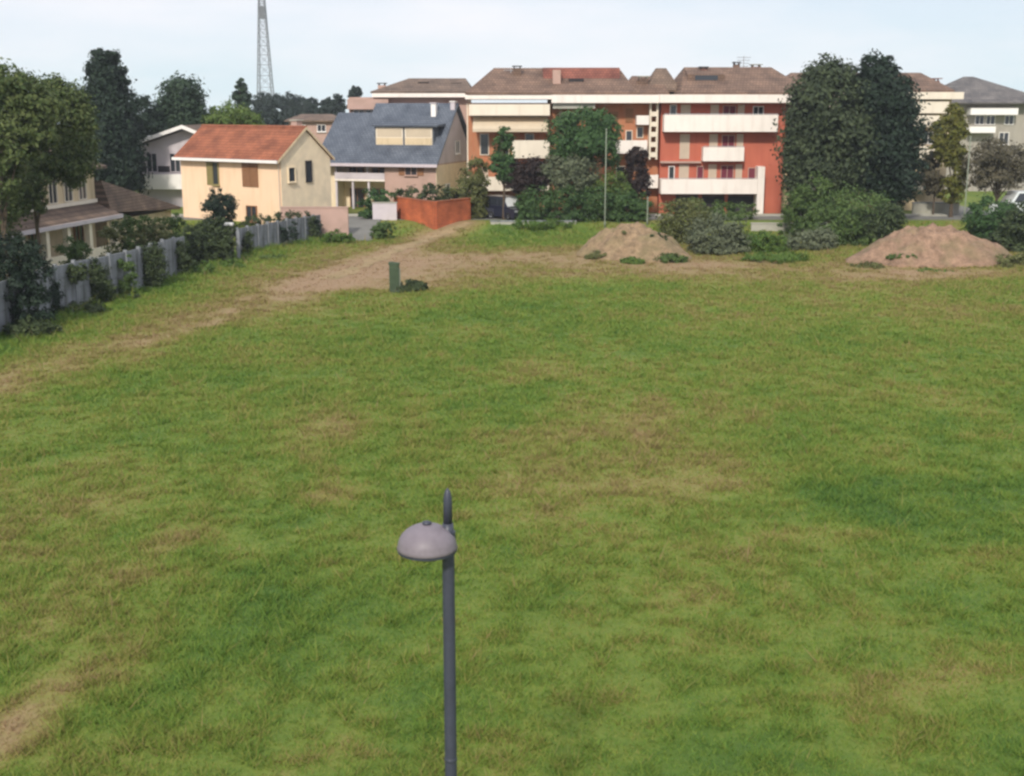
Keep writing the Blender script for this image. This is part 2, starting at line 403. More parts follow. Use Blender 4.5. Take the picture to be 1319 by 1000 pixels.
# ------------------------------------------------------------------ meadow tone (0 lush .. 1 bare)
PATH = [G(*p) for p in [(-140, 545), (-60, 515), (0, 492), (120, 458), (250, 417), (350, 386), (425, 360), (480, 336), (520, 318), (560, 306), (604, 299)]]
def seg_dist(x, y, pts):
    d = np.full(np.shape(x), 1e9)
    for (ax, ay), (bx, by) in zip(pts[:-1], pts[1:]):
        vx, vy = bx - ax, by - ay
        t = np.clip(((x - ax) * vx + (y - ay) * vy) / (vx * vx + vy * vy), 0, 1)
        d = np.minimum(d, np.hypot(x - ax - t * vx, y - ay - t * vy))
    return d
STRIP = [G(*p) for p in [(430, 362), (520, 341), (600, 333), (700, 331), (800, 332), (900, 340)]]
PATCH = []
for (px, py, rx, ry, a) in [(790, 575, 190, 55, .20), (880, 525, 110, 30, .12), (700, 640, 90, 30, .10), (430, 548, 80, 26, .14), (420, 636, 50, 20, .2),
                            (20, 935, 72, 58, .5), (60, 880, 60, 26, .2), (150, 860, 60, 22, .16), (250, 690, 110, 25, .12), (1240, 400, 110, 30, .1), (1180, 510, 70, 18, .14),
                            (1250, 735, 80, 24, .15), (1130, 890, 90, 26, .16), (1240, 860, 60, 18, .2), (470, 950, 60, 20, .14), (820, 350, 220, 12, .14), (560, 365, 70, 12, .2),
                            (1190, 352, 130, 10, .3), (140, 600, 70, 20, .10), (640, 350, 90, 10, .14),
                            (1130, 640, 170, 40, -.24), (1010, 430, 130, 26, -.10), (880, 960, 150, 50, -.2), (150, 500, 110, 24, -.04), (560, 900, 110, 50, -.14), (1060, 590, 100, 25, -.14),
                            (650, 310, 60, 12, -.2), (350, 760, 90, 40, -.1), (640, 480, 120, 18, .06), (1290, 620, 60, 90, -.2), (1280, 350, 60, 14, -.12), (330, 480, 100, 18, -.03),
                            (700, 420, 80, 14, -.08), (940, 400, 90, 12, -.06)]:
    X, Y = G(px, py); Y0 = G(px, py - ry)[1]; Y1 = G(px, py + ry)[1]
    PATCH.append((X, Y, rx * Y / F, (Y0 - Y1) / 2, a))
WALL = [G(-40, 455), G(0, 432), G(75, 402), G(165, 378), G(240, 352), G(305, 330), G(415, 306)]
def tone(x, y):
    x, y = np.asarray(x, float), np.asarray(y, float)
    t = .425 + .36 * (fbm(x / 5.5 + 30, y / 8.5 + 11, 4) - .5) + .40 * (fbm(x / 1.1 + 3, y / 1.4 + 40, 3) - .5) + .16 * (fbm(x / 17 + 8, y / 24 + 2, 2) - .5)
    wx, wy = x + 1.5 * (fbm(x / 2.5, y / 3.5, 3) - .5), y + 3 * (fbm(x / 2.5 + 60, y / 3.5 + 7, 3) - .5)
    for X, Y, rx, ry, a in PATCH:
        t = t + (a * .65 if a < 0 else a * 1.0) * np.exp(-1.1 * (((wx - X) / rx) ** 2 + ((wy - Y) / ry) ** 2) ** 1.3)
    dp = seg_dist(wx, wy, PATH)
    t = t + .32 * np.exp(-(dp / 2.4) ** 2.2) + .14 * np.exp(-(dp / 1.2) ** 2) * sstep(70, 95, y)
    t = t + .42 * np.exp(-(seg_dist(wx, wy, STRIP) / 5.0) ** 2) + .10 * sstep(72, 84, wy) * (1 - sstep(98, 104, wy))
    dw = seg_dist(x, y, WALL)
    t = t - .22 * np.exp(-(dw / 3.2) ** 2)
    return np.clip(t, 0.02, 1)

# ------------------------------------------------------------------ ground
xs = np.concatenate([[-620, -350, -200, -140], np.arange(-100, 100.1, .9), [140, 200, 350, 620]])
ys = np.concatenate([[-120, -60, -40, -10], np.arange(2, 125, .9), [135, 150, 180, 250, 400, 620]])
gx, gy = np.meshgrid(xs, ys)
gv = np.stack([gx, gy, ground_z(gx, gy)], -1).reshape(-1, 3)
nx, ny = len(xs), len(ys)
gf = [(j * nx + i, j * nx + i + 1, (j + 1) * nx + i + 1, (j + 1) * nx + i) for j in range(ny - 1) for i in range(nx - 1)]
me = bpy.data.meshes.new('ground'); me.from_pydata(gv.tolist(), [], gf)
a = me.attributes.new('tone', 'FLOAT', 'POINT'); a.data.foreach_set('value', tone(gv[:, 0], gv[:, 1]).astype(np.float32))
me.polygons.foreach_set('use_smooth', [True] * len(me.polygons))
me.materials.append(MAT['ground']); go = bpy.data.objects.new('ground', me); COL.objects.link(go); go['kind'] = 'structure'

def strip(name, pts, half, mat, lift=.03, step=.8, rag=0.0):
    P2 = []
    for (ax, ay), (bx, by) in zip(pts[:-1], pts[1:]):
        L_ = math.hypot(bx - ax, by - ay); n = max(1, int(L_ / step))
        P2 += [(ax + (bx - ax) * i / n, ay + (by - ay) * i / n) for i in range(n)]
    P2.append(pts[-1]); V = []; Fs = []; m = 6
    for i, (x, y) in enumerate(P2):
        x0, y0 = P2[max(i - 2, 0)]; x1, y1 = P2[min(i + 2, len(P2) - 1)]
        l = math.hypot(x1 - x0, y1 - y0); nxn, nyn = -(y1 - y0) / l, (x1 - x0) / l
        ha = half * (1 + rag * (2 * float(fbm(np.array(i * .35), np.array(3.3), 3)) - 1)); hb = half * (1 + rag * (2 * float(fbm(np.array(i * .35), np.array(83.3), 3)) - 1))
        for j in range(m + 1):
            s = -ha + (ha + hb) * j / m; X, Y = x + nxn * s, y + nyn * s
            V.append((X, Y, gz(X, Y) + lift))
        if i: Fs += [((i - 1) * (m + 1) + j, (i - 1) * (m + 1) + j + 1, i * (m + 1) + j + 1, i * (m + 1) + j) for j in range(m)]
    o = MB().add(V, Fs).build(name, mat, smooth=True); o['kind'] = 'structure'; return o
strip('dirt_path', PATH[6:], .55, 'track', .02, .6, 1.2)
# street on the raised ground in front of the flats, its kerb, and the side street
def flat(name, x0, x1, y0, y1, z, mat, th=0):
    b = MB()
    if th: b.box(x0, x1, y0, y1, z - .3, z + th)
    else: b.add([(x0, y0, z), (x1, y0, z), (x1, y1, z), (x0, y1, z)], [(0, 1, 2, 3)])
    o = b.build(name, mat); o['kind'] = 'structure'; return o
flat('street', -90, 90, 112.2, 116.0, PLAT + .006, 'asphalt')
flat('side_street', 40.5, 46, 116.0, 150, PLAT + .010, 'asphalt')
flat('pavement', -90, 40.4, 116.0, 117.2, PLAT, 'palestone', .12)

# ------------------------------------------------------------------ grass
def make_grass(n):
    r = np.random.default_rng(5)
    y0, y1, k = 14.5, 112.0, 1.45                     # more, finer blades near the eye
    u = r.random(n); p = 1 - k + 1
    D = (y0 ** (p) + u * (y1 ** p - y0 ** p)) ** (1 / p)
    X = (r.random(n) * 2 - 1) * (.54 * D + 6)
    # blades gather in tufts
    tuft = fbm(X / .45 + 7, D / .45 + 70, 2); big = fbm(X / 3.3 + 1, D / 4.2 + 5, 3)
    tn = tone(X, D)
    wallx = np.interp(D, [w[1] for w in WALL], [w[0] for w in WALL])
    keep = (r.random(n) < np.clip(.5 + 1.4 * (tuft - .35), .4, 1)) & (r.random(n) > sstep(.62, .95, tn) * .8) & ((X > wallx - .3) | (D > 108)) & (D < 104 + r.random(n) * 7)
    pxl = X * F / (D * CT + HC * ST) + 659.5
    keep &= ~((D > 103) & (pxl > 424) & (pxl < 478 + (D - 103)))
    X, D, tn, tuft, big = X[keep], D[keep], tn[keep], tuft[keep], big[keep]; n = len(X)
    dw = seg_dist(X, D, WALL)
    h = (.045 + .10 * np.clip(big - .25, 0, 1) + .26 * np.clip(tuft - .42, 0, 1)) * (.6 + .8 * r.random(n)) * (1 - .55 * sstep(.6, .9, tn))
    h *= 1 + 1.2 * np.exp(-(dw / 2.0) ** 2)
    stalk = r.random(n) < .012
    h = np.where(stalk, h * 2.2 + .06, h)
    far = (D / 20) ** .9
    h = h * (1 + .10 * (far - 1)); w = .015 * far * (.7 + .6 * r.random(n)); w = np.where(stalk, w * .6, w)
    an = r.random(n) * 2 * np.pi; ln = h * (.4 + 1.1 * r.random(n)); la = r.random(n) * 2 * np.pi
    z = ground_z(X, D) - .01
    c, s = np.cos(an) * w, np.sin(an) * w
    V = np.empty((n, 3, 3))
    V[:, 0] = np.stack([X - c, D - s, z], -1); V[:, 1] = np.stack([X + c, D + s, z], -1)
    V[:, 2] = np.stack([X + np.cos(la) * ln, D + np.sin(la) * ln, z + h], -1)
    tt = tn + np.where(stalk, .24, 0) + .16 * (tuft - .5)
    o = raw_mesh('meadow_grass', V.reshape(-1, 3), 3, 'grass', np.repeat(np.clip(tt, 0, 1), 3))
    o['kind'] = 'stuff'
make_grass(1800000)

# ------------------------------------------------------------------ earth mounds
def mound(label, D, px0, px1, py_top, mat, ry, seed, skew):
    cx = PX((px0 + px1) / 2, D, 320); rx = (PX(px1, D, 320) - PX(px0, D, 320)) / 2
    hz = PZ(py_top, D) ; V = []; Fs = []; nr, na = 34, 90
    r = np.random.default_rng(seed)
    for i in range(nr + 1):
        t = i / nr
        for j in range(na):
            a = 2 * math.pi * j / na
            e = 1 + .26 * (float(fbm(np.array(math.cos(a) * 1.6 + seed), np.array(math.sin(a) * 1.6 + 9), 2)) - .5) * 2
            x, y = math.cos(a) * rx * t * e, math.sin(a) * ry * t * e
            hh = max(0, 1 - t ** 2.1) ** 1.15
            nse = float(fbm(np.array(x * .75 + seed), np.array(y * .75 + 3), 5)) - .5
            z = hz * hh * (1 + skew * x / rx) + nse * 1.5 * (1 - t ** 3) + .28 * (float(fbm(np.array(x * 3.1 + seed), np.array(y * 3.1 + 7), 2)) - .5) * (1 - t ** 4) * (1 if t > .02 else .9)
            if i == nr: z = -.25
            V.append((x, y, max(z, -.25) + (0 if i == nr else .02)))
            if i: Fs.append(((i - 1) * na + j, (i - 1) * na + (j + 1) % na, i * na + (j + 1) % na, i * na + j))
    o = MB().add(V, Fs).build('earth_mound', mat, smooth=True, loc=(cx, D, gz(cx, D)))
    return tag(o, label, 'mound', 'earth mounds at the end of the field')
mound('lower brown earth mound in front of the olive bushes, mid field edge', 93, 742, 893, 290, 'dirt1', 4.2, 4, -.06)
mound('broad reddish earth mound at the right field edge below the big dark trees', 89, 1088, 1308, 294, 'dirt2', 4.0, 12, .14)

# ------------------------------------------------------------------ windows and balconies
def window(parent, x, y, z, w, h, rz=0, frame='whitep', pane='glass', shutters=None, sill=True, name='window', d=.12):
    """x,y,z: middle of the lower edge, in the parent's own axes; faces local -y"""
    t = .07; m = MB()
    m.box(-w / 2, w / 2, -d, .02, 0, t).box(-w / 2, w / 2, -d, .02, h - t, h).box(-w / 2, -w / 2 + t, -d, .02, t, h - t).box(w / 2 - t, w / 2, -d, .02, t, h - t)
    if w > .9: m.box(-.03, .03, -d + .02, .02, t, h - t)
    if sill: m.box(-w / 2 - .08, w / 2 + .08, -d - .1, .02, -.07, -.003)
    f = m.build(name, frame, parent, loc=(x, y, z), rz=rz)
    MB().box(-w / 2 + t, w / 2 - t, -.04, .015, t, h - t).build('pane', pane, f)
    if shutters:
        for s in (-1, 1):
            q = MB(); x0 = s * (w / 2 + .02); x1 = s * (w / 2 + .02 + w * .48); q.box(min(x0, x1), max(x0, x1), -.06, .0, 0, h)
            for i in range(int(h / .12)): q.box(min(x0, x1) + .05, max(x0, x1) - .05, -.085, -.06, .05 + i * .12, .11 + i * .12)
            q.build('shutter', shutters, f)
    return f
def closed_shutter(parent, x, y, z, w, h, mat, rz=0):
    q = MB(); q.box(-w / 2, w / 2, -.05, .01, 0, h)
    for i in range(int(h / .13)): q.box(-w / 2 + .04, w / 2 - .04, -.085, -.05, .03 + i * .13, .115 + i * .13)
    q.box(-w / 2 - .06, -w / 2, -.1, .01, 0, h).box(w / 2, w / 2 + .06, -.1, .01, 0, h)
    return q.build('shutter', mat, parent, loc=(x, y, z), rz=rz)
def balcony(parent, x0, x1, yf, yb, z0, z1, mat, rail=True):
    """slab, front and side parapets (world coordinates)"""
    m = MB(); m.box(x0, x1, yf, yb, z0, z0 + .2)
    m.box(x0, x1, yf, yf + .12, z0 + .2, z1).box(x0, x0 + .12, yf + .12, yb, z0 + .2, z1).box(x1 - .12, x1, yf + .12, yb, z0 + .2, z1)
    b = m.build('balcony', mat, parent, world=True)
    if rail:
        r = MB(); r.box(x0, x1, yf + .03, yf + .09, z1 + .05, z1 + .1)
        for i in range(int((x1 - x0) / 1.2) + 1): r.box(x0 + .06 + i * 1.2, x0 + .1 + i * 1.2, yf + .04, yf + .08, z1, z1 + .05)
        rr = r.build('railing', 'metal', b); 
        for v in rr.data.vertices: v.co -= worldoff(parent)
    return b
def chimney(parent, x, y, z0, z1, w=.6, mat='brown', cap='dark'):
    m = MB(); m.box(x - w / 2, x + w / 2, y - w / 2, y + w / 2, z0, z1 - .25)
    c = m.build('chimney', mat, parent, world=True)
    k = MB(); k.box(x - w * .65, x + w * .65, y - w * .65, y + w * .65, z1 - .08, z1)
    for a in (-1, 1):
        for b in (-1, 1): k.box(x + a * w * .38 - .06, x + a * w * .38 + .06, y + b * w * .38 - .06, y + b * w * .38 + .06, z1 - .25, z1 - .08)
    kk = k.build('cap', cap, c)
    for v in kk.data.vertices: v.co -= worldoff(parent)
    return c
def antenna(parent, x, y, z, h):
    m = MB(); m.tube([(x, y, z), (x, y, z + h)], [.05, .04], 6)
    for i in range(4): m.tube([(x - .7 + i * .08, y, z + h - .15 - i * .28), (x + .7 - i * .08, y, z + h - .15 - i * .28)], [.03, .03], 4)
    return m.build('antenna', 'metal', parent, world=True)

# ------------------------------------------------------------------ red block of flats (right of centre)
YF = 119.0; YB = 132.0; g0 = PLAT
def X9(px, D=YF): return PX(px, D, 180)
xa, xb = X9(851), X9(1010)
yo = YF - 1.4                                      # balcony front
fz0, fz1 = PZ(132.5, yo), PZ(122, yo)
c = thing('apartment_building', 'red three storey block of flats with long white balconies', 'building', ((xa + xb) / 2, YF, g0), 0, 'blocks of flats along the street')
MB().box(xa, xb, YF, YB, g0 - .5, fz0).build('wall', 'red', c, world=True)
MB().box(xa - .35, xb + .5, yo - .1, YB + .5, fz0, fz1).build('fascia', 'white', c, world=True)
rz1 = PZ(87, YF + 6.5)
rf = MB().hip(xa + 1.6, xb + 2.2, yo + .1, YB + .3, fz1 + .002, rz1, 1.2, 2.5).build('roof', 'brown', c, world=True)
zb1 = (PZ(170, yo), PZ(148, yo)); zb2 = (PZ(208, yo), PZ(190, yo)); zb3 = (PZ(250, yo), PZ(231, yo))
balcony(c, X9(855, yo), X9(1001, yo), yo, YF, zb1[0], zb1[1], 'white')
balcony(c, X9(907, yo), X9(960, yo), yo + .3, YF, zb2[0], zb2[1], 'white')
balcony(c, X9(853, yo), X9(978, yo), yo, YF, zb3[0], zb3[1], 'white')
MB().box(X9(978.3, yo), X9(987, yo), yo - .05, YF, g0 - .3, PZ(215, yo)).build('pillar', 'white', c, world=True)
MB().box(X9(853, yo), X9(906, yo), yo + .9, YF, PZ(211, yo), PZ(208.5, yo)).build('ledge', 'pink', c, world=True)
def w9(px, py0, py1, wpx, kind):
    x = X9(px, YF) - (xa + xb) / 2; z0 = PZ(py1, YF) - g0; h = PZ(py0, YF) - PZ(py1, YF); w = wpx * .0725
    if kind == 's': closed_shutter(c, x, 0, z0, w, h, 'shutter')
    elif kind == 'p': window(c, x, 0, z0, w, h, pane='plum', frame='pink', sill=False, name='balcony_door')
    else: window(c, x, 0, z0, w, h, sill=False, name='balcony_door')
for (a0, a1) in [(135, 166), (173, 205), (212, 244)]:
    w9(882, a0, a1, 11, 's'); w9(919, a0, a1, 9, 's'); w9(938, a0 + 1, a1, 17, 'p'); w9(953, a0, a1, 7, 's')
w9(866, 135, 160, 9, 'g'); w9(975, 137, 160, 14, 'g'); w9(866, 214, 240, 8, 'g'); w9(903, 214, 240, 9, 'p'); w9(970, 216, 244, 10, 'p')
for i, (p0, p1) in enumerate([(872, 902), (906, 936), (940, 974)]):
    x0, x1 = X9(p0), X9(p1)
    gm = MB().box(x0, x1, YF - .06, YF + .01, g0, PZ(256, YF))
    for k in range(5): gm.box(x0 + .03, x1 - .03, YF - .09, YF - .06, g0 + .05 + k * .42, g0 + .42 + k * .42)
    gm.build('garage_door', 'dark', c, world=True)
chimney(c, X9(902, 124), 123.5, rz1 - 1.6, PZ(86, 123.5), .7, 'redbrown')
chimney(c, X9(946, 126), 126.5, rz1 - .6, PZ(80, 126.5), .6, 'brown')
chimney(c, X9(972, 126), 127.0, rz1 - .9, PZ(83, 127), .9, 'redbrown', 'palestone')
antenna(c, X9(953, 126), 125.6, rz1 - .1, 1.2)
MB().prism_x([(YF + 2.2, fz1 + 1.0), (YF + 5, fz1 + 1.0), (YF + 5, fz1 + 2.55), (YF + 2.2, fz1 + 1.9)], X9(884, 121), X9(931, 121)).build('roof_dormer', 'brown', c, world=True)
MB().box(X9(893, 121), X9(922, 121), YF + 2.12, YF + 2.19, fz1 + 1.35, fz1 + 1.8).build('dormer_window', 'glass', c, world=True)
# flats with ivory parapets (centre)
ya = 120.0; xa2, xb2 = X9(603, ya), X9(850.5, YF)
yo2 = ya - 1.6
d = thing('apartment_building', 'ivory and orange block of flats with deep parapets and awning, left of the red one', 'building', ((xa2 + xb2) / 2, ya, g0), 0, 'blocks of flats along the street')
MB().box(xa2, xb2 - .02, ya, YB, g0 - .5, fz0 - .02).build('wall', 'orange', d, world=True)
MB().box(xa2 - .2, X9(710, yo2), yo2 - .12, YB + .4, PZ(128, yo2), fz1 - .05).build('fascia', 'white', d, world=True)
MB().box(xa2 - .11, xa2 - .003, ya, YB, g0, fz0 - .1).build('bounce_cladding', 'ivory', d, world=True)  # unseen cladding added to mute orange bounce onto the slate house
MB().box(X9(710, yo2) + .003, xa - .353, yo2 - .3, YB + .4, fz0 - .02, fz1 - .02).build('fascia', 'white', d, world=True)
rz2 = PZ(88, ya + 6)
MB().hip(xa2 - .2, X9(818, ya), yo2, YB + .3, fz1 + .004, rz2, 2.6, 1.2).build('roof', 'brown', d, world=True)
MB().hip(X9(806, ya), xa + .9, yo2 + 2.2, YB - 1, fz1 + .004, PZ(98, ya + 6), 1.0, .5).build('roof', 'brown', d, world=True)
MB().prism_x([(ya + 1.2, fz1 + .3), (ya + 5, fz1 + .3), (ya + 5, rz2 - .03), (ya + 3.2, rz2 - .03)], X9(700, ya), X9(800, ya)).build('roof_dormer', 'redbrown', d, world=True)
MB().box(X9(733, ya), X9(752, ya), ya + 1.35, ya + 2.6, fz1 + .6, fz1 + 1.5).build('dormer_window', 'dark', d, world=True)
MB().box(X9(712, ya), X9(722, ya), ya + .8, ya + 3, fz1 + .3, rz2 - .3).build('roof_parapet', 'pink', d, world=True)
balcony(d, X9(604, yo2), X9(708, yo2), yo2, ya, PZ(149, yo2), PZ(134.5, yo2), 'ivory', False)
aw = MB().prism_x([(ya, PZ(149, yo2) - .05), (yo2 - .3, PZ(166, yo2)), (yo2 - .3, PZ(170, yo2)), (yo2 - .25, PZ(170, yo2)), (yo2 - .25, PZ(166.6, yo2)), (ya, PZ(149, yo2) - .12)], X9(609, yo2), X9(706, yo2))
aw.build('awning', 'awning', d, world=True)
balcony(d, X9(660, yo2), X9(708, yo2), yo2, ya, PZ(204, yo2), PZ(181, yo2), 'ivory', False)
balcony(d, X9(604, yo2), X9(708, yo2), yo2, ya, PZ(246, yo2), PZ(228, yo2), 'ivory', False)
balcony(d, X9(792, yo2), X9(834, yo2), yo2, ya, PZ(198, yo2), PZ(181, yo2), 'white', False)
balcony(d, X9(820, yo2), X9(836, yo2), yo2 + .3, ya, PZ(161, yo2), PZ(149, yo2), 'white', False)
balcony(d, X9(834, yo2), X9(850, yo2), yo2 + .5, ya, PZ(243, yo2), PZ(226, yo2), 'white', False)
MB().box(X9(712, yo2), X9(766, yo2), yo2 + .1, ya, PZ(140, yo2), PZ(132.6, yo2)).build('canopy', 'palestone', d, world=True)
# stair tower: pale stacked landings with openings
st = MB(); x0, x1 = X9(837, yo2), X9(848, yo2)
st.box(x0, x0 + .16, yo2 + .5, ya, PZ(205, ya), PZ(132.8, ya)).box(x1 - .16, x1, yo2 + .5, ya, PZ(205, ya), PZ(132.8, ya))
for k in range(5): st.box(x0 + .16, x1 - .16, yo2 + .45, ya, PZ(150 + k * 13, ya), PZ(144 + k * 13, ya))
st.build('stair_tower', 'ivory', d, world=True)
def wd(px, py0, py1, wpx, kind, D=ya):
    x = X9(px, D) - (xa2 + xb2) / 2; z0 = PZ(py1, D) - g0; h = PZ(py0, D) - PZ(py1, D); w = wpx * .0725
    if kind == 's': closed_shutter(d, x, 0, z0, w, h, 'shutter')
    elif kind == 'b': closed_shutter(d, x, 0, z0, w, h, 'bshutter')
    else: window(d, x, 0, z0, w, h, sill=False, frame='ivory', name='balcony_door')
for px in (624, 650, 682): wd(px, 172, 200, 12, 'g'); 
for px in (622, 648, 690): wd(px, 216, 244, 12, 's')
for px in (640, 680): wd(px, 152, 160, 14, 'g')
wd(726, 144, 164, 11, 's'); wd(760, 144, 164, 11, 'g'); wd(790, 144, 160, 10, 'b'); wd(824, 163, 178, 9, 'g'); wd(810, 140, 158, 8, 'b')
wd(735, 184, 206, 12, 's'); wd(775, 184, 206, 12, 'b'); wd(810, 168, 196, 9, 'g'); wd(800, 214, 240, 12, 'g'); wd(745, 222, 246, 12, 's')
chimney(d, X9(666, 123), 123.5, fz1 + .9, PZ(85, 123.5), .75, 'brown'); antenna(d, X9(658, 123), 124, rz2 - 1.4, 1.3)
MB().hip(X9(828, 124), X9(873, 124), 122.5, 127.5, fz1 + .3, PZ(88, 125), 1.2, 1.2).build('roof', 'dullroof', d, world=True)
chimney(d, X9(826, 124), 123.6, fz1 + .4, PZ(98, 123.6), .9, 'brown', 'palestone')
# flats behind the slate roof (left)
yl = 134.0; xa3, xb3 = PX(449, yl, 125), PX(602, yl, 125)
e = thing('apartment_building', 'pinkish block of flats with white eaves, mostly behind the blue grey slate roof', 'building', ((xa3 + xb3) / 2, yl, g0), 0, 'blocks of flats along the street')
lz0, lz1 = PZ(125.5, yl), PZ(120.5, yl)
MB().box(xa3, xb3, yl, yl + 13, g0 - .5, lz0).build('wall', 'pink', e, world=True)
MB().box(xa3 + 2.6, xb3 + .6, yl - 1, yl + 13.4, lz0, lz1).build('fascia', 'white', e, world=True)
MB().hip(xa3 + 2.4, xb3 + .6, yl - .9, yl + 13.3, lz1 + .004, PZ(101, yl + 6), 3.5, 1).build('roof', 'dullroof', e, world=True)
balcony(e, xa3, PX(500, yl - 1.2, 130), yl - 1.2, yl, PZ(141, yl), PZ(128, yl), 'pink', False)
for px in (462, 478, 500, 530, 560): window(e, PX(px, yl, 130) - (xa3 + xb3) / 2, 0, PZ(160, yl) - g0, 1.2, 1.5)
chimney(e, PX(546, yl + 4, 110), yl + 4, lz1 + .8, PZ(106, yl + 4), .9, 'dullroof'); chimney(e, PX(588, yl + 4, 110), yl + 4, lz1 + .8, PZ(107, yl + 4), .9, 'dullroof')
chimney(e, PX(492, yl + 3, 110), yl + 3, lz1 + .3, PZ(107, yl + 3), .8, 'pink')
# ivory flats on the right, behind the big trees
yr = 122.5; xa4, xb4 = xb + .6, X9(1222, yr)
f = thing('apartment_building', 'ivory block of flats half hidden behind the two big dark trees', 'building', ((xa4 + xb4) / 2, yr, g0), 0, 'blocks of flats along the street')
r0, r1 = PZ(128, yr), PZ(119, yr)
MB().box(xa4, xb4, yr, yr + 12, g0 - .5, r0).build('wall', 'cream2', f, world=True)
MB().box(xa4 + .3, xb4 + .6, yr - 1.5, yr + 12.4, r0, r1).build('fascia', 'ivory', f, world=True)
MB().hip(xa4 + .2, xb4 - .2, yr - 1.2, yr + 12.3, r1 + .004, PZ(94, yr + 6), 1.5, 1.2).build('roof', 'brown', f, world=True)
for (p0, p1) in [(146, 131), (164, 149), (205, 188), (245, 226)]:
    balcony(f, X9(1020, yr - 1.3), X9(1219 if p0 < 150 else 1209, yr - 1.3), yr - 1.3, yr, PZ(p0, yr - 1.3), PZ(p1, yr - 1.3), 'ivory', False)
for px in (1040, 1080, 1120, 1160, 1195): 
    for p0, p1 in ((170, 186), (207, 226)): window(f, X9(px, yr) - (xa4 + xb4) / 2, 0, PZ(p1, yr) - g0, 1.0, PZ(p0, yr) - PZ(p1, yr), sill=False, name='balcony_door')
chimney(f, X9(1196, yr + 4), yr + 4.5, r1 + .4, PZ(101, yr + 4.5), 1.3, 'redbrown', 'redbrown')
# far house with pyramid roof on the right
yq = 150.0; xa5, xb5 = PX(1222, yq, 150), PX(1345, yq, 150)
h = thing('apartment_building', 'grey roofed pale building far right with two bright white balconies', 'building', ((xa5 + xb5) / 2, yq, g0), 0, 'blocks of flats along the street')
q0 = PZ(134, yq)
MB().box(xa5, xb5, yq, yq + 12, g0 - .5, q0).build('wall', 'greybeige', h, world=True)
MB().hip(xa5 - 1.2, xb5 + .8, yq - 1.6, yq + 13, q0 + .003, PZ(99, yq + 6), 4.6, 7.5).build('roof', 'greyroof', h, world=True)
balcony(h, PX(1250, yq - 1.4, 150), PX(1311, yq - 1.4, 150), yq - 1.4, yq, PZ(148, yq), PZ(139.5, yq), 'whitep', False)
balcony(h, PX(1250, yq - 1.4, 150), PX(1284, yq - 1.4, 150), yq - 1.4, yq, PZ(171, yq), PZ(163, yq), 'whitep', False)
for px in (1262, 1276, 1300): window(h, PX(px, yq, 150) - (xa5 + xb5) / 2, 0, PZ(161, yq) - g0, 1.1, 1.1, name='balcony_door', sill=False)
for px in (1295, 1330): window(h, PX(px, yq, 150) - (xa5 + xb5) / 2, 0, PZ(186, yq) - g0, 1.2, 1.4)

# ------------------------------------------------------------------ slate roofed house
Ds = 121.5; a = math.radians(-17)
cx, _ = P(562, 209, Ds)                                 # right front corner is the nearest
s = thing('slate_house', 'house with steep blue grey slate roof, long cream dormer and dark porch', 'house', (cx, Ds, PLAT), a)
W = 10.8; DP = 11.5; ez = PZ(212, Ds) - PLAT; rz = PZ(133, Ds + 6) - PLAT
MB().box(-5.4, -.05, 0, DP, -.5, ez).build('wall', 'pink', s)               # right part, flush
MB().box(-W, -5.41, 2.4, DP - .01, -.5, ez - .01).build('rear_wall', 'beige', s)         # recessed porch part
# gable walls
MB().prism_x([(.35, ez + .003), (DP - .3, ez + .003), (DP / 2, rz - .35)], -.35, -.06).build('gable_wall', 'lav', s)
MB().prism_x([(.35, ez + .003), (DP - .3, ez + .003), (DP / 2, rz - 1.35)], -W - 1.75, -W - 1.5).build('gable_wall', 'lav', s)
MB().box(-.048, .0, .02, DP - .02, -.5, ez - .1).build('side_wall', 'beige', s)
rt = MB(); th = .22
rt.prism_x([(-.6, ez), (DP / 2, rz), (DP / 2, rz - th), (-.6, ez - th)], -8.6, .3)
rt.prism_x([(DP / 2 + .001, rz), (DP + .6, ez), (DP + .6, ez - th), (DP / 2 + .001, rz - th)], -8.6, .3)
rt.build('roof', 'slate', s)
lw = MB(); rl_ = rz - .95
lw.prism_x([(-.6, ez - .004), (DP / 2, rl_), (DP / 2, rl_ - th), (-.6, ez - th - .004)], -W - 2.0, -8.602)
lw.prism_x([(DP / 2 + .001, rl_), (DP + .6, ez - .004), (DP + .6, ez - th - .004), (DP / 2 + .001, rl_ - th)], -W - 2.0, -8.602)
lw.build('wing_roof', 'slate', s)
MB().prism_x([(.3, ez - .3), (DP - .3, ez - .3), (DP / 2, rl_ - .35)], -8.9, -8.605).build('gable_wall', 'lav', s)
MB().box(-W - 1.8, -W - .005, .6, DP - .4, -.5, ez - .31).build('wing_wall', 'beige', s)
MB().box(-W - 2.05, .32, -.74, -.603, ez - .26, ez + .02).build('gutter', 'lilac', s)
sl = (rz - ez) / (DP / 2 + .6)
def ry(y): return ez + sl * (y + .6)
zf0 = PZ(190, Ds + 1.6) - PLAT; zf1 = PZ(163.5, Ds + 1.6) - PLAT
yd = (zf0 - ez) / sl - .6; yt = (zf1 + .25 - ez) / sl - .6
x0, x1 = -6.95, -.75
MB().prism_x([(yd + .35, zf0 + .1), (yd + .35, zf1), (yt + .5, zf1), (yd + .8, zf0 + .1)], x0, x1).build('dormer', 'slate', s)
MB().prism_x([(yd - .1, zf1 + .004), (yd - .1, zf1 + .16), (yt + .6, zf1 + .3), (yt + .6, zf1 + .004)], x0 - .2, x1 + .5).build('dormer_roof', 'slate', s)
dwid = (x1 - x0) / 2
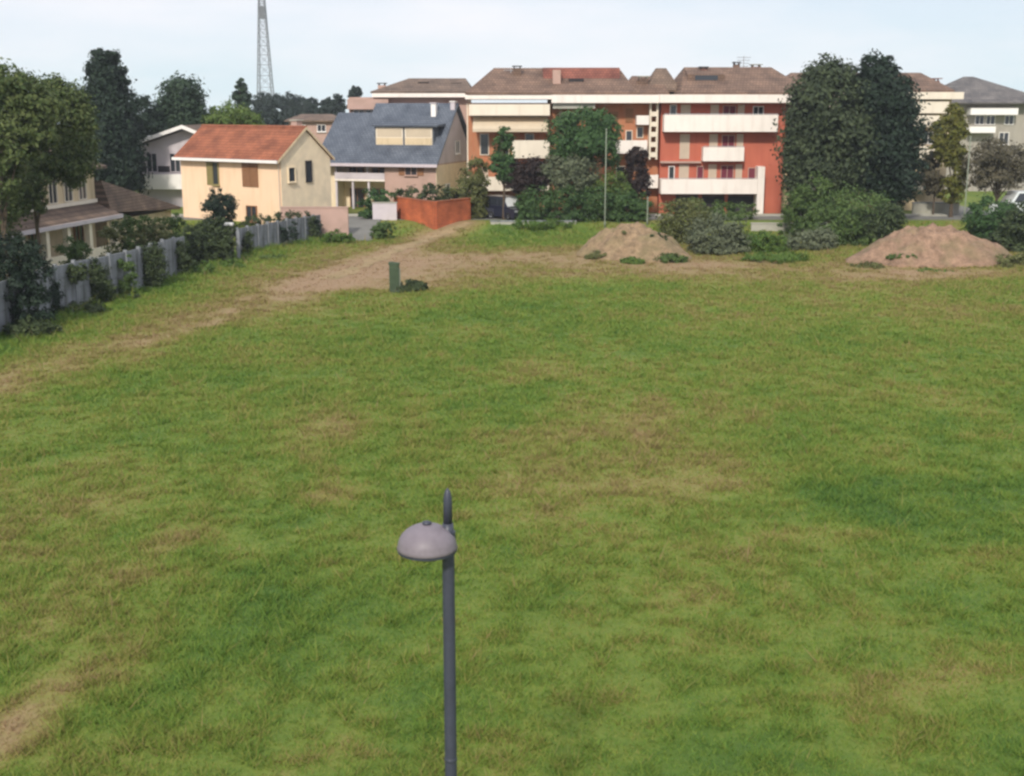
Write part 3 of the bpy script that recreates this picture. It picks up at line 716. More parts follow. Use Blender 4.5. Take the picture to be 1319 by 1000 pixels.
for i in range(2):
    xx = x0 + .15 + i * (dwid - .05)
    fm = MB().box(xx, xx + dwid - .25, yd + .22, yd + .345, zf0 + .2, zf1 - .1); fr = fm.build('dormer_window', 'ivory', s)
    MB().box(xx + .12, xx + dwid - .37, yd + .205, yd + .219, zf0 + .95, zf1 - .2).build('pane', 'awning', fr)
    MB().box(xx + .05, xx + dwid - .3, yd + .19, yd + .218, zf0 + .22, zf0 + .88).build('blind', 'cream2', fr)
chz = ry(4.6)
cm = MB().box(-2.1, -1.6, 4.3, 4.8, chz - .6, chz + 1.0).build('chimney', 'whitep', s); MB().box(-2.2, -1.5, 4.2, 4.9, chz + 1.003, chz + 1.1).build('cap', 'lav', cm)
cm = MB().box(-.3, .15, 5.0, 5.45, rz - 1.2, rz + .1).build('chimney', 'lav', s); MB().box(-.38, .23, 4.92, 5.53, rz + .103, rz + .2).build('cap', 'whitep', cm)
# porch: floor slab, balcony rail and posts
zr0 = PZ(233, Ds) - PLAT; zr1 = PZ(224.5, Ds) - PLAT
MB().box(-W + .02, -5.43, 0.05, 2.38, zr0 - .18, zr0).build('balcony_floor', 'white', s)
rl = MB().box(-W + .03, -5.44, .05, .13, zr0 + .003, zr1).build('balcony_rail', 'lav', s)
for xx in (-W + .12, -8.9, -7.2): MB().box(xx - .1, xx + .1, .16, .36, -.5, zr0 - .183).build('porch_post', 'lav', s)
for xx in (-W + .1, -7.3): MB().box(xx - .08, xx + .08, .16, .32, zr0 + .002, ez - .25).build('porch_post', 'lav', s)
for xx, ww in ((-9.4, 1.6), (-7.0, 1.4)):
    window(s, xx, 2.4, zr0 + .05, ww, ez - zr0 - .5, sill=False, name='balcony_door', frame='bshutter')
    window(s, xx, 2.4, -.1, ww, 2.0, sill=False, name='glazed_door', frame='bshutter')
window(s, -2.6, 0, zr0 + .45, 1.3, 1.2, frame='pink', shutters='bshutter'); 
window(s, 0, 6.0, ez + .8, 1.2, 1.3, rz=math.pi / 2, frame='whitep'); window(s, 0, 3.0, 1.2, 1.0, 1.3, rz=math.pi / 2); window(s, 0, 8, 1.2, 1.0, 1.3, rz=math.pi / 2)

# ------------------------------------------------------------------ cream house with terracotta roof
Dc = 108.0; xr = PX(362, Dc, 240); g1 = gz(xr, Dc); ac = math.radians(-34)
c3 = thing('cream_house', 'cream two storey house with terracotta roof and brown shutters behind the concrete wall', 'house', (xr, Dc, g1), ac)
W = 12.5; DP = 6.3; ez = PZ(206.5, Dc) - g1; rz = PZ(163, Dc + 3.0) - g1
MB().box(-W, 0, 0, DP, -.6, ez).build('wall', 'cream', c3)
MB().box(.003, .05, .02, DP - .02, -.6, ez).build('gable_end', 'beige', c3)
MB().prism_x([(.02, ez + .003), (DP - .02, ez + .003), (DP / 2, rz - .3)], -.2, .05).build('gable_end', 'beige', c3)
MB().prism_x([(.02, ez + .003), (DP - .02, ez + .003), (DP / 2, rz - .3)], -W, -W + .2).build('gable_end', 'cream', c3)
th = .2; q = MB()
q.prism_x([(-.55, ez - .02), (DP / 2, rz), (DP / 2, rz - th), (-.55, ez - .02 - th)], -W - .35, .22)
q.prism_x([(DP / 2 + .001, rz), (DP + .4, ez - .02), (DP + .4, ez - .02 - th), (DP / 2 + .001, rz - th)], -W - .35, .22)
q.build('roof', 'terra', c3)
q = MB().prism_x([(DP / 2 - .22, rz - .09), (DP / 2, rz + .07), (DP / 2 + .22, rz - .09)], -W - .36, .23).build('ridge_tiles', 'terra', c3)
MB().box(-W - .36, .23, -.70, -.553, ez - .26, ez - .02).build('gutter', 'whitep', c3)
MB().prism_x([(-.5, ez - .05), (DP / 2, rz - .03), (DP / 2, rz - .26), (-.5, ez - .28)], .222, .27).build('verge_board', 'cream2', c3)
MB().prism_x([(DP / 2 + .001, rz - .03), (DP + .35, ez - .05), (DP + .35, ez - .28), (DP / 2 + .001, rz - .26)], .222, .27).build('verge_board', 'cream2', c3)
zs = PZ(241, Dc + 2) - g1
closed_shutter(c3, -W * .66 - .42, 0, zs, .62, 2.1, 'gshutter'); window(c3, -W * .66 + .32, 0, zs + .02, .8, 2.05, frame='gshutter')
closed_shutter(c3, -W * .29 - .45, 0, zs, .86, 2.2, 'bshutter'); closed_shutter(c3, -W * .29 + .45, 0, zs, .86, 2.2, 'bshutter')
window(c3, -W * .29, 0, .5, 1.3, 1.4, frame='bshutter')
window(c3, .05, DP * .54, PZ(234, Dc + 4) - g1, .75, 1.9, rz=math.pi / 2, frame='dark', sill=False)
window(c3, .05, DP * .2, PZ(234, Dc + 2) - g1, .9, 1.3, rz=math.pi / 2, frame='beige')
MB().tube([(-.12, -.1, -.4), (-.12, -.1, ez - .2)], [.05, .05], 6).build('downpipe', 'shutter', c3)
cm = MB().box(-2.4, -1.7, 4.0, 4.7, rz - 1.3, rz + .45).build('chimney', 'pink', c3); MB().box(-2.5, -1.6, 3.9, 4.8, rz + .453, rz + .55).build('cap', 'palestone', cm)
MB().box(.06, .13, 1.0, DP - .4, -.5, .9).build('plinth', 'pink', c3)

# ------------------------------------------------------------------ grey lilac house behind
Dv = 127.0; vl, vr = PX(176, Dv, 200), PX(292, Dv, 200)
v = thing('lilac_house', 'grey lilac gabled house with white verge boards, behind the cream house on its left', 'house', ((vl + vr) / 2, Dv, PLAT), 0)
vp = (vl + vr) / 2 + .5
za, zp = PZ(186, Dv), PZ(164, Dv)
MB().prism_y([(vl, 0), (vr, 0), (vr, za - .3), (vp, zp - .25), (vl, za - .3)], Dv, Dv + 10).build('wall', 'lav', v, world=True)
MB().prism_y([(vl - .6, za - .35), (vp, zp - .1), (vp, zp + .18), (vl - .6, za - .05)], Dv - 1.2, Dv + 10.3).build('roof', 'dullroof', v, world=True)
MB().prism_y([(vp + .001, zp - .1), (vr + .6, za - .35), (vr + .6, za - .05), (vp + .001, zp + .18)], Dv - 1.2, Dv + 10.3).build('roof', 'dullroof', v, world=True)
MB().prism_y([(vl - .62, za - .36), (vp, zp - .12), (vp, zp + .24), (vl - .62, za)], Dv - 1.33, Dv - 1.203).build('verge_board', 'whitep', v, world=True)
MB().prism_y([(vp + .001, zp - .12), (vr + .62, za - .36), (vr + .62, za), (vp + .001, zp + .24)], Dv - 1.33, Dv - 1.203).build('verge_board', 'whitep', v, world=True)
MB().box(vl - .1, vl + .15, Dv - 1.15, Dv - .9, PZ(243, Dv), za - .25).build('post', 'whitep', v, world=True)
balcony(v, vl - .12, vr - 1, Dv - 1.2, Dv, PZ(243, Dv), PZ(224, Dv), 'whitep', False)
for px in (196, 226, 250): window(v, PX(px, Dv, 210) - (vl + vr) / 2, 0, PZ(222, Dv) - PLAT, 1.1, 1.9, name='balcony_door', sill=False, frame='lav')
MB().box(vl + .4, vr - 1, Dv - .02, Dv + .04, PZ(222, Dv), PZ(214, Dv)).build('lintel_band', 'dark', v, world=True)
chimney(v, PX(187, Dv, 180), Dv + 3, za + .1, PZ(175, Dv + 3), .8, 'pink', 'whitep')

# ------------------------------------------------------------------ small far house between cream and slate houses
Df = 160.0; fl, fr_ = PX(372, Df, 155), PX(432, Df, 155)
k = thing('small_house', 'small pinkish house with flat hipped roof far behind the cream house', 'house', ((fl + fr_) / 2, Df, PLAT), 0)
MB().box(fl, fr_, Df, Df + 8, 0, PZ(157, Df)).build('wall', 'pink', k, world=True)
MB().hip(fl - .5, fr_ + .5, Df - .6, Df + 8.6, PZ(157, Df) + .003, PZ(147, Df + 4), 1.5, 1.5).build('roof', 'dullroof', k, world=True)
for px in (388, 414): window(k, PX(px, Df, 160) - (fl + fr_) / 2, 0, PZ(170, Df) - PLAT, 1.1, .9)

# ------------------------------------------------------------------ yellowish house along the wall, far left
A = math.atan2(.98, .18)
o1 = thing('villa', 'yellowish two storey villa with brown tiled skirt roof at the left edge', 'house', (-33.0, 80.0, 0), A)
L0, L1 = -9.0, 15.2
MB().box(L0, L1, 1.6, 10, -.4, 3.2).build('ground_floor_wall', 'cream2', o1)
MB().box(L0 + .02, L1 - .03, 1.4, 9.9, 3.203, 6.3).build('upper_wall', 'cream2', o1)
sk = MB().prism_x([(-.5, 2.85), (1.39, 3.75), (1.39, 3.55), (-.5, 2.65)], L0 - .3, L1 + .3); sk.build('skirt_roof', 'dullroof', o1)
MB().box(L0 - .3, L1 + .3, -.62, -.503, 2.62, 2.9).build('gutter', 'lav', o1)
MB().box(L0, L1 + .02, 1.25, 1.39, 3.78, 4.05).build('sill_band', 'ivory', o1)
MB().hip(L0 - .5, L1 + .6, .6, 10.7, 6.303, 8.9, 3, 4.6).build('roof', 'dullroof', o1)
for i, xx in enumerate([-6, -3.4, -.8, 2.0, 4.6, 7.0, 9.1, 11.2, 13.2]):
    window(o1, xx, 1.4, 4.1, 1.15, 1.9, frame='ivory', pane='glass', sill=False)
for xx in (2.2, 5.2, 8.0, 11.0, 14.7): MB().box(xx - .2, xx + .2, -.35, .05, -.3, 2.64).build('porch_pillar', 'ivory', o1)
for xx in (-4, -1, 3.6, 6.6, 12.6): window(o1, xx, 1.6, .7, 1.3, 1.7, frame='bshutter', pane='glass')
MB().box(2.2, 15, -.45, -.36, -.3, .75).build('porch_parapet', 'ivory', o1)
MB().prism_x([(2.2, 4.9), (10, 2.9), (10, 0), (2.2, 0)], L1 + .31, L1 + .5).build('annexe_wall', 'cream2', o1)
an = MB(); an.add([(L1 + .1, .2, 3.0), (L1 + .1, 9.5, 3.0), (L1 + .1, 9.5, 5.6), (L1 + .1, .9, 5.4), (L1 + 12, .2, 2.3), (L1 + 12, 9.5, 2.3), (L1 + 12, 9.5, 2.5), (L1 + 12, .2, 2.5)],
       [(0, 1, 2, 3), (4, 7, 6, 5), (0, 3, 7, 4), (1, 5, 6, 2), (3, 2, 6, 7), (0, 4, 5, 1)])
an.build('annexe_roof', 'dullroof', o1)
MB().box(L1 + .52, L1 + 11.6, .9, 9, -.4, 2.25).build('annexe_wall', 'cream2', o1)
# gabled pinkish front bay, near end
MB().prism_x([(-.2, 0), (1.58, 0), (1.58, 6.9), (-.2, 6.9)], -4.4, -.6).build('bay_wall', 'pink', o1)
MB().prism_y([(-5.0, 6.85), (-2.5, 8.4), (0, 6.85), (0, 7.1), (-2.5, 8.7), (-5.0, 7.1)], -.6, 5).build('bay_roof', 'redbrown', o1)
window(o1, -2.5, -.2, 4.0, 1.5, 1.8, frame='whitep', shutters='bshutter')

# ------------------------------------------------------------------ boundary wall along the field (left)
def wall_run(label, pts, h, cat='wall', name='boundary_wall', pm='concrete', groupn=None, panel=2.0):
    x0, y0 = pts[0]; root = thing(name, label, cat, (x0, y0, 0), 0, groupn)
    post = 0
    for (ax, ay), (bx, by) in zip(pts[:-1], pts[1:]):
        L_ = math.hypot(bx - ax, by - ay); n = max(1, round(L_ / panel)); ang = math.atan2(by - ay, bx - ax); l = L_ / n
        for i in range(n):
            ox, oy = ax + (bx - ax) * i / n, ay + (by - ay) * i / n; zz = gz(ox, oy)
            m = MB(); hh = h + random.uniform(-.04, .04)
            for r_ in range(4): m.box(.09, l - .09, -.04 - .004 * (r_ % 2), .04, -.3 + r_ * (hh + .3) / 4, -.3 + (r_ + 1) * (hh + .3) / 4 - .02)
            m.build('panel', pm, root, loc=(ox - x0, oy - y0, zz), rz=ang)
            MB().box(-.085, .085, -.1, .1, -.3, hh + .1).build('post', pm, root, loc=(ox - x0, oy - y0, zz), rz=ang)
    return root
W = 0; W1 = WALL[:5]; W2 = [(WALL[5][0] + .1, WALL[5][1]), WALL[6]]
wall_run('long grey concrete panel wall with ivy on it, along the left side of the field', [WALL[0], WALL[1], WALL[2], WALL[3], WALL[4]], 2.55)
wall_run('short far stretch of streaked concrete wall in front of the cream house', [(WALL[4][0] + 2.0, WALL[4][1] + 7.2), W2[0], W2[1]], 2.0, panel=1.5)
gp = thing('gate_pillar', 'pale square gate pillar with cap between the two stretches of concrete wall', 'pillar', (WALL[5][0] - .35, WALL[5][1] - .5, 0))
MB().box(-.22, .22, -.22, .22, -.2, 2.35).build('shaft', 'palestone', gp); MB().box(-.3, .3, -.3, .3, 2.353, 2.5).build('cap', 'whitep', gp)

# low pink garden wall, grey lane wall, brick enclosure, pale low walls
def simple_wall(name, label, x0, x1, y0, y1, z0, z1, mat, cap=None, rz=0):
    t = thing(name, label, 'wall', (x0, y0, z0))
    MB().box(0, x1 - x0, 0, y1 - y0, -.4, z1 - z0).build('wall_body', mat, t)
    if cap: MB().box(-.05, x1 - x0 + .05, -.05, y1 - y0 + .05, z1 - z0 + .003, z1 - z0 + .09).build('coping', cap, t)
    return t
dd = 105.5; x0, x1 = PX(362, dd, 270), PX(448, dd, 270)
simple_wall('garden_wall', 'low pink garden wall in front of the beige stone wing', x0, x1, dd, dd + .25, gz(x0, dd), PZ(268, dd), 'pink', 'pink')
dd = 112.0; x0, x1 = PX(480, dd, 275), PX(511, dd, 275)
simple_wall('garden_wall', 'short grey wall left of the orange brick corner', x0, x1, dd, dd + .3, gz(x0, dd), PZ(262, dd), 'lav', 'palestone')
bx, by = PX(560, 108.0, 280), 108.0
bw = thing('brick_wall', 'orange brick enclosure wall, its corner pointing at the field', 'wall', (bx, by, gz(bx, by)))
ztop = PZ(258.5, 110) - gz(bx, by)
(lx, ly), (rx_, ry_) = (PX(509, 114.2, 275), 114.2), (PX(605, 112.6, 275), 112.6)
for (ex, ey) in ((lx, ly), (rx_, ry_)):
    L_ = math.hypot(ex - bx, ey - by); ang = math.atan2(ey - by, ex - bx)
    s0 = .13 if ex > bx else 0
    MB().box(s0, L_, -.12, .12, -.5, ztop).build('brick_face', 'brick', bw, rz=ang)
    MB().box(s0 + .06, L_ + .04, -.17, .17, ztop + .003, ztop + .08).build('coping', 'brick', bw, rz=ang)
dd = 109.6; x0, x1 = PX(632, dd, 284), PX(742, dd, 284)
simple_wall('retaining_wall', 'low pale concrete kerb wall below the dark hedge and van', x0, x1, dd, dd + .3, gz(x0, dd), gz(x0, dd) + .24, 'palestone', 'concrete')
dd = 107.5; x0, x1 = PX(968, dd, 290), PX(1066, dd, 290)
simple_wall('retaining_wall', 'low pale wall below the red block right of the bushes', x0, x1, dd, dd + .25, gz(x0, dd), PZ(288.5, dd), 'palestone', 'palestone')
dd = 118.0; x0, x1 = PX(1176, dd, 265), PX(1236, dd, 265)
simple_wall('retaining_wall', 'grey low wall at the foot of the big dark trees, right', x0, x1, dd, dd + .3, PLAT, PZ(262, dd), 'palestone', 'concrete')
# asphalt yard between the wall's end and the houses
flat('yard', PX(405, 108, 285), PX(482, 110, 285), 111.6, 112.19, PLAT + .004, 'asphalt')
yd_ = MB(); n_ = 14; pts = []
for i in range(n_ + 1):
    Y = 102.5 + (112.1 - 102.5) * i / n_
    for X in (PX(423, Y, 290), PX(450, Y, 290), PX(492 - 14 * (1 - i / n_), Y, 290)): pts.append((X, Y, gz(X, Y) + .07))
yd_.add(pts, [(i * 3 + j, i * 3 + j + 1, i * 3 + j + 4, i * 3 + j + 3) for i in range(n_) for j in range(2)])
yo_ = yd_.build('lane', 'asphalt'); yo_['kind'] = 'structure'

# ------------------------------------------------------------------ street lamp in the foreground
LD = 13.4; lx0 = PX(577.5, LD, 720)
lampz = PZ(708, LD)
lp = thing('street_lamp', 'slim dark blue grey street lamp with domed hood rising in the foreground', 'street lamp', (lx0, LD, 0))
ptop = PZ(674, LD)
MB().lathe([(.10, -.2), (.10, .9), (.085, 1.0), (.072, 1.05), (.07, ptop - .12), (.06, ptop)], n=20).build('pole', 'lampblue', lp, smooth=True)
MB().lathe([(.052, ptop + .002), (.05, ptop + .25), (.046, PZ(640, LD)), (.03, PZ(633, LD)), (.008, PZ(629, LD))], n=16).build('finial', 'lampblue', lp, smooth=True)
hx, hy = -.235, -.05; R_ = .335; zb = lampz + .03
prof = [(R_, zb), (R_ + .012, zb + .012), (R_, zb + .045)]
for i in range(1, 10):
    t = i / 9 * math.pi / 2; prof.append((max(.012, R_ * math.cos(t) ** 1.05), zb + .04 + .255 * math.sin(t)))
MB().lathe([(.05, zb + .29), (.055, zb + .315), (.02, zb + .33)], hx, hy, 16).build('hood_knob', 'lampblue', lp, smooth=True)
MB().box(-.045, .045, -.115, -.09, .35, .75).build('access_door', 'lampblue', lp)
for zz in (1.8, 3.4): MB().lathe([(.0715, zz), (.076, zz + .01), (.076, zz + .04), (.0715, zz + .05)], n=20).build('joint_ring', 'lampblue', lp)
hood = MB().lathe(prof, hx, hy, 36).build('hood', 'lampdome', lp, smooth=True)
MB().lathe([(R_ - .02, zb - .035), (R_ + .004, zb - .022), (R_ + .004, zb - .003)], hx, hy, 36).build('hood_rim', 'lampblue', lp)
MB().lathe([(.05, zb - .13), (.17, zb - .10), (.24, zb - .04), (.25, zb - .036)], hx, hy, 24).build('lens', 'lens', lp, smooth=True)
MB().tube([(-.02, 0, zb + .20), (hx + .05, hy, zb + .22)], [.03, .03], 8).build('arm', 'lampblue', lp, smooth=True)
MB().lathe([(.085, zb + .10), (.085, zb + .19)], n=16).build('collar', 'lampblue', lp)

# ------------------------------------------------------------------ post in the field
px_, py_ = G(509, 376)
po = thing('field_post', 'short weathered green post standing alone at the far edge of the grass', 'post', (px_, py_, gz(px_, py_)))
ph = PZ(337, py_)
MB().box(-.32, .27, -.22, .22, -.2, ph - .15).build('post_body', 'greenpost', po, bevel=.04)
MB().prism_y([(-.35, ph - .147), (.30, ph - .147), (.30, ph - .06), (-.18, ph), (-.35, ph)], -.25, .25).build('cap', 'greenpost', po)
MB().box(.273, .33, -.12, .12, .2, ph - .4).build('side_rail', 'polepale', po)
bush('leaf_clump', 'dark leaf clump standing in for the shadow of the lone green post', 'shadow stand-in', py_ + .5, [(528, 371, 20, 9), (517, 374, 15, 8), (540, 370, 14, 7)], 1500, .13, 'l_brush', seed=90, fill=False)  # dark leaves stand in for the post's cast shadow

# ------------------------------------------------------------------ poles by the street
def pole(label, px, D, py_top, r):
    X = PX(px, D, 230); z0 = gz(X, D); H = PZ(py_top, D) - z0
    t = thing('lamp_post', label, 'lamp post', (X, D, z0), 0, 'pale poles by the street')
    MB().lathe([(r * 1.7, -.1), (r * 1.7, .5), (r * 1.1, .6), (r, H)], n=10).build('shaft', 'polepale', t, smooth=True)
    MB().lathe([(r * 1.6, H + .002), (r * 1.8, H + .06), (r * .5, H + .16)], n=10).build('cap', 'polepale', t)
pole('tall pale pole in front of the wide green tree and hedge', 780, 108.6, 168, .045)
pole('pale pole between the olive bush and the red purple tree', 835, 109.4, 256, .05)
pole('thin pale pole right of the yellow green column tree', 1246, 111, 178, .05)

# ------------------------------------------------------------------ vehicles
def vehicle(name, label, cat, loc, rz, paint, L_, W_, H_, hood_l, hood_h, wtop):
    t = thing(name, label, cat, loc, rz)
    hw = W_ / 2; r = .33; gc = .22; belt = H_ * .52
    prof = [(-L_ / 2, gc), (-L_ / 2 - .02, belt * .7), (-L_ / 2 + .06, hood_h), (-L_ / 2 + hood_l, hood_h + .12), (L_ / 2 - .05, belt + .12), (L_ / 2 + .02, belt * .8), (L_ / 2, gc)]
    m = MB().prism_y(prof, -hw, hw)
    a0, a1 = -L_ / 2 + hood_l - .05, L_ / 2 - .07; b0, b1 = a0 + .75, a1 - .18
    zb_ = hood_h + .10; ti = hw - .12
    lo = [(a0, -hw + .03, zb_), (a1, -hw + .03, zb_), (a1, hw - .03, zb_), (a0, hw - .03, zb_)]
    hi = [(b0, -ti, H_), (b1, -ti, H_), (b1, ti, H_), (b0, ti, H_)]
    m.hull8(lo, hi)
    m.build('body', paint, t)
    def panel(q, nm, mat, off):
        q = [Vector(p) for p in q]; n = (q[1] - q[0]).cross(q[3] - q[0]).normalized(); c_ = sum(q, Vector()) / 4
        if n.dot(c_ - Vector((0, 0, H_ * .6))) < 0: n = -n
        MB().hull8([tuple(p - n * .02) for p in q], [tuple(p + n * off) for p in q]).build(nm, mat, t)
    def lerp(p, q, s): return tuple(p[i] + (q[i] - p[i]) * s for i in range(3))
    def face(i, j, s0, s1, h0, h1):
        A0, A1 = lerp(lo[i], lo[j], s0), lerp(lo[i], lo[j], s1); B0, B1 = lerp(hi[i], hi[j], s0), lerp(hi[i], hi[j], s1)
        return [lerp(A0, B0, h0), lerp(A1, B1, h0), lerp(A1, B1, h1), lerp(A0, B0, h1)]
    panel(face(3, 0, .06, .94, .08, .92), 'windscreen', 'lightglass' if wtop else 'glass', .012)  # pale windscreen colour stands in for the sky's reflection
    panel(face(1, 2, .08, .92, .15, .9), 'rear_window', 'glass', .012)
    for s0, s1 in ((.05, .34), (.37, .66), (.69, .95)):
        panel(face(0, 1, s0, s1, .15, .88), 'side_window', 'glass', .012); panel(face(2, 3, 1 - s1, 1 - s0, .15, .88), 'side_window', 'glass', .012)
    for xx in (-L_ / 2 + .85, L_ / 2 - .8):
        for sgn in (-1, 1):
            w = MB(); pr = [(.18, -.1), (r - .03, -.11), (r, -.08), (r, .08), (r - .03, .11), (.18, .1)]
            n = 18
            vs = [(xx + q * math.cos(2 * math.pi * j / n), sgn * (hw - .08) + yy, r + q * math.sin(2 * math.pi * j / n)) for q, yy in pr for j in range(n)]
            fs = [(i * n + j, i * n + (j + 1) % n, (i + 1) * n + (j + 1) % n, (i + 1) * n + j) for i in range(5) for j in range(n)]
            ty = w.add(vs, fs).build('wheel', 'tyre', t, smooth=True)
            MB().tube([(xx, sgn * (hw - .08) - .08, r), (xx, sgn * (hw - .08) + .08, r)], [.19, .19], 14).build('rim', 'metal', ty)
    for sgn in (-1, 1):
        MB().box(-L_ / 2 - .03, -L_ / 2 + .12, sgn * (hw - .3) - .2, sgn * (hw - .3) + .2, hood_h - .28, hood_h - .1).build('headlight', 'lightglass', t)
        MB().box(L_ / 2 - .1, L_ / 2 + .035, sgn * (hw - .14) - .1, sgn * (hw - .14) + .1, belt * .75, belt * 1.0).build('tail_light', 'redlens', t)
    MB().box(-L_ / 2 - .09, -L_ / 2 - .022, -hw + .1, hw - .1, .25, .5).build('bumper', 'tyre', t)
    return t
vx = PX(652, 113.4, 265)
vehicle('parked_van', 'dark blue people carrier parked on the street beside the hedge', 'van', (vx, 113.6, PLAT + .006), math.radians(128), 'carblue', 4.6, 1.85, 2.0, 1.1, 1.0, True)
vehicle('parked_car', 'dark low car parked behind the orange brick corner', 'car', (vx - 2.6, 114.6, PLAT + .006), math.radians(172), 'carblue', 4.3, 1.75, 1.45, 1.2, .85, False)
vx = PX(1346, 108.5, 250)
vehicle('parked_van', 'white van at the right edge, only its pale nose and windscreen showing above the bushes', 'van', (vx, 113.0, PLAT + .006), math.radians(8), 'carwhite', 5.4, 2.0, 2.5, 1.0, 1.3, True)

# ------------------------------------------------------------------ trees and shrubs
TB = 'big dark trees in front of the flats'
tree('evergreen_tree', 'big dark evergreen tree, left and broader of the touching pair right of the red block', 'tree', 110.5, 1064,
     [(1062, 135, 46, 50), (1070, 100, 30, 26), (1044, 180, 38, 52), (1086, 190, 44, 60), (1056, 232, 46, 40), (1028, 205, 20, 44), (1040, 118, 22, 26)], 17000, .25, 'l_dark', TB, 21, .35, lump=.28, hollow=.45)
tree('evergreen_tree', 'big blackish evergreen tree, right and darker of the touching pair', 'tree', 111.5, 1136,
     [(1132, 130, 42, 46), (1126, 95, 22, 24), (1150, 165, 38, 50), (1128, 200, 44, 56), (1152, 225, 36, 34), (1108, 110, 18, 26), (1140, 92, 14, 20), (1160, 135, 20, 36)], 17000, .25, 'l_conif', TB, 22, .35, lump=.26, hollow=.45)
tree('conifer_tree', 'tall dark twin topped conifer behind the villa', 'tree', 122, 142,
     [(126, 86, 13, 22), (147, 88, 13, 22), (136, 110, 27, 24), (140, 140, 35, 26), (140, 172, 43, 28), (142, 205, 42, 28), (146, 232, 40, 20), (122, 150, 22, 40), (126, 74, 6, 12), (145, 76, 7, 12), (136, 98, 22, 26)], 20000, .26, 'l_conif', seed=23, trunk_r=.35, limbs=2, lump=.22, hollow=.5, cr=.2)
tree('round_tree', 'dark green round topped tree right of the twin conifer', 'tree', 140, 230,
     [(234, 124, 25, 26), (228, 155, 36, 28), (210, 168, 26, 26), (252, 160, 18, 26), (232, 180, 38, 20)], 12000, .27, 'l_round', seed=24, trunk_r=.3, lump=.24, cr=.2)
tree('round_tree', 'small dark bushy tree filling the gap between the twin conifer and the round tree', 'tree', 136, 192,
     [(186, 148, 18, 22), (190, 170, 24, 24), (176, 178, 20, 22)], 4500, .25, 'l_conif', seed=25)
tree('light_tree', 'bright green rounded tree above the terracotta roof', 'tree', 126, 300,
     [(300, 152, 30, 20), (280, 160, 22, 16), (320, 160, 24, 14), (303, 172, 42, 14)], 5500, .24, 'l_light', seed=26)
tree('column_tree', 'narrow dark column tree rising beside the pylon', 'tree', 170, 311,
     [(310, 113, 8.5, 10), (311, 124, 10, 14), (312, 140, 11, 14), (314, 155, 16, 14)], 2600, .27, 'l_round', seed=27)
# far wood, tree by tree
FARS = [(335, 130, 16, 12, 260), (352, 134, 14, 10, 250), (368, 130, 18, 10, 270), (384, 134, 14, 9, 280), (400, 137, 12, 9, 262), (345, 148, 20, 10, 232), (378, 148, 22, 10, 240),
        (424, 132, 10, 10, 240), (436, 132, 10, 9, 245), (268, 158, 14, 12, 210), (255, 168, 16, 12, 205), (416, 142, 14, 8, 230), (200, 160, 20, 14, 230), (60, 130, 26, 18, 200), (-10, 125, 30, 20, 210),
        (1205, 122, 8, 8, 250), (1316, 146, 7, 14, 170), (1360, 128, 30, 20, 230), (458, 118, 7, 7, 240), (1400, 138, 22, 20, 190), (1440, 130, 26, 22, 205), (1490, 136, 26, 20, 215), (1380, 150, 18, 18, 165), (1545, 130, 28, 22, 220), (-70, 135, 30, 22, 205), (-130, 130, 32, 24, 215), (325, 150, 14, 9, 225), (362, 156, 20, 8, 215), (396, 150, 14, 8, 218)]
wh = ['left end', 'second', 'middle', 'right']
for i, (px, py, rx, ry2, D) in enumerate(FARS):
    tree('far_tree', 'distant dark tree in the wood behind the houses', 'tree', D, px, [(px, py, rx, ry2), (px - rx * .4, py + ry2 * .7, rx * .8, ry2), (px + rx * .45, py + ry2 * .8, rx * .75, ry2)],
         1500, .34, 'l_far', 'trees of the far wood', 300 + i, .25, 2)
# leafy tree in front of the villa
tree('leafy_tree', 'loose leafy tree in front of the villa, left edge', 'tree', 70, 2,
     [(8, 108, 36, 26), (-20, 120, 40, 36), (40, 132, 28, 20), (12, 160, 42, 18), (-30, 190, 34, 40), (14, 232, 20, 30), (50, 172, 26, 18), (2, 205, 26, 20), (-10, 262, 30, 30), (30, 118, 34, 26), (24, 190, 30, 20), (60, 140, 24, 20)], 11500, .16, 'l_leafy', seed=31, trunk_r=.13, clump=34, lump=.4, hollow=.3, cr=.2)
tree('leafy_tree', 'broad dark leafy tree hiding the villa upper floor, between it and the conifer', 'tree', 76, 46,
     [(70, 128, 28, 24), (88, 150, 28, 34), (92, 190, 26, 30), (66, 210, 36, 20), (104, 175, 18, 36), (56, 165, 24, 28), (80, 214, 36, 16), (28, 222, 22, 24), (76, 122, 30, 20), (96, 215, 24, 24), (108, 150, 16, 26)], 12500, .16, 'l_leafy', seed=32, trunk_r=.14, clump=34, lump=.32, hollow=.35, cr=.22)
# trees in front of the flats
tree('broad_tree', 'broad green tree in front of the centre flats, behind the tall pale pole', 'tree', 113.2, 752,
     [(750, 162, 38, 24), (726, 172, 22, 22), (778, 170, 22, 26), (752, 185, 42, 20), (735, 200, 26, 16), (784, 195, 14, 22)], 9000, .2, 'l_blue', seed=41, trunk_r=.2)
tree('slender_tree', 'slender green tree before the orange wall and ivory balconies', 'tree', 112.5, 649,
     [(650, 178, 10, 16), (647, 198, 14, 20), (652, 218, 13, 18), (641, 212, 10, 16)], 3000, .18, 'l_blue', seed=42, trunk_r=.12)
tree('weeping_tree', 'grey green drooping tree below the broad green tree', 'tree', 112.2, 735,
     [(732, 215, 30, 18), (712, 225, 18, 20), (752, 224, 20, 22), (734, 232, 32, 14)], 4800, .2, 'l_greyg', seed=43, trunk_r=.12)
tree('purple_tree', 'wide dark purple tree between the slender and the drooping tree', 'tree', 112.8, 680,
     [(680, 222, 28, 18), (664, 228, 18, 15), (698, 226, 14, 18), (680, 236, 28, 12)], 4500, .19, 'l_purple', seed=44, trunk_r=.13)
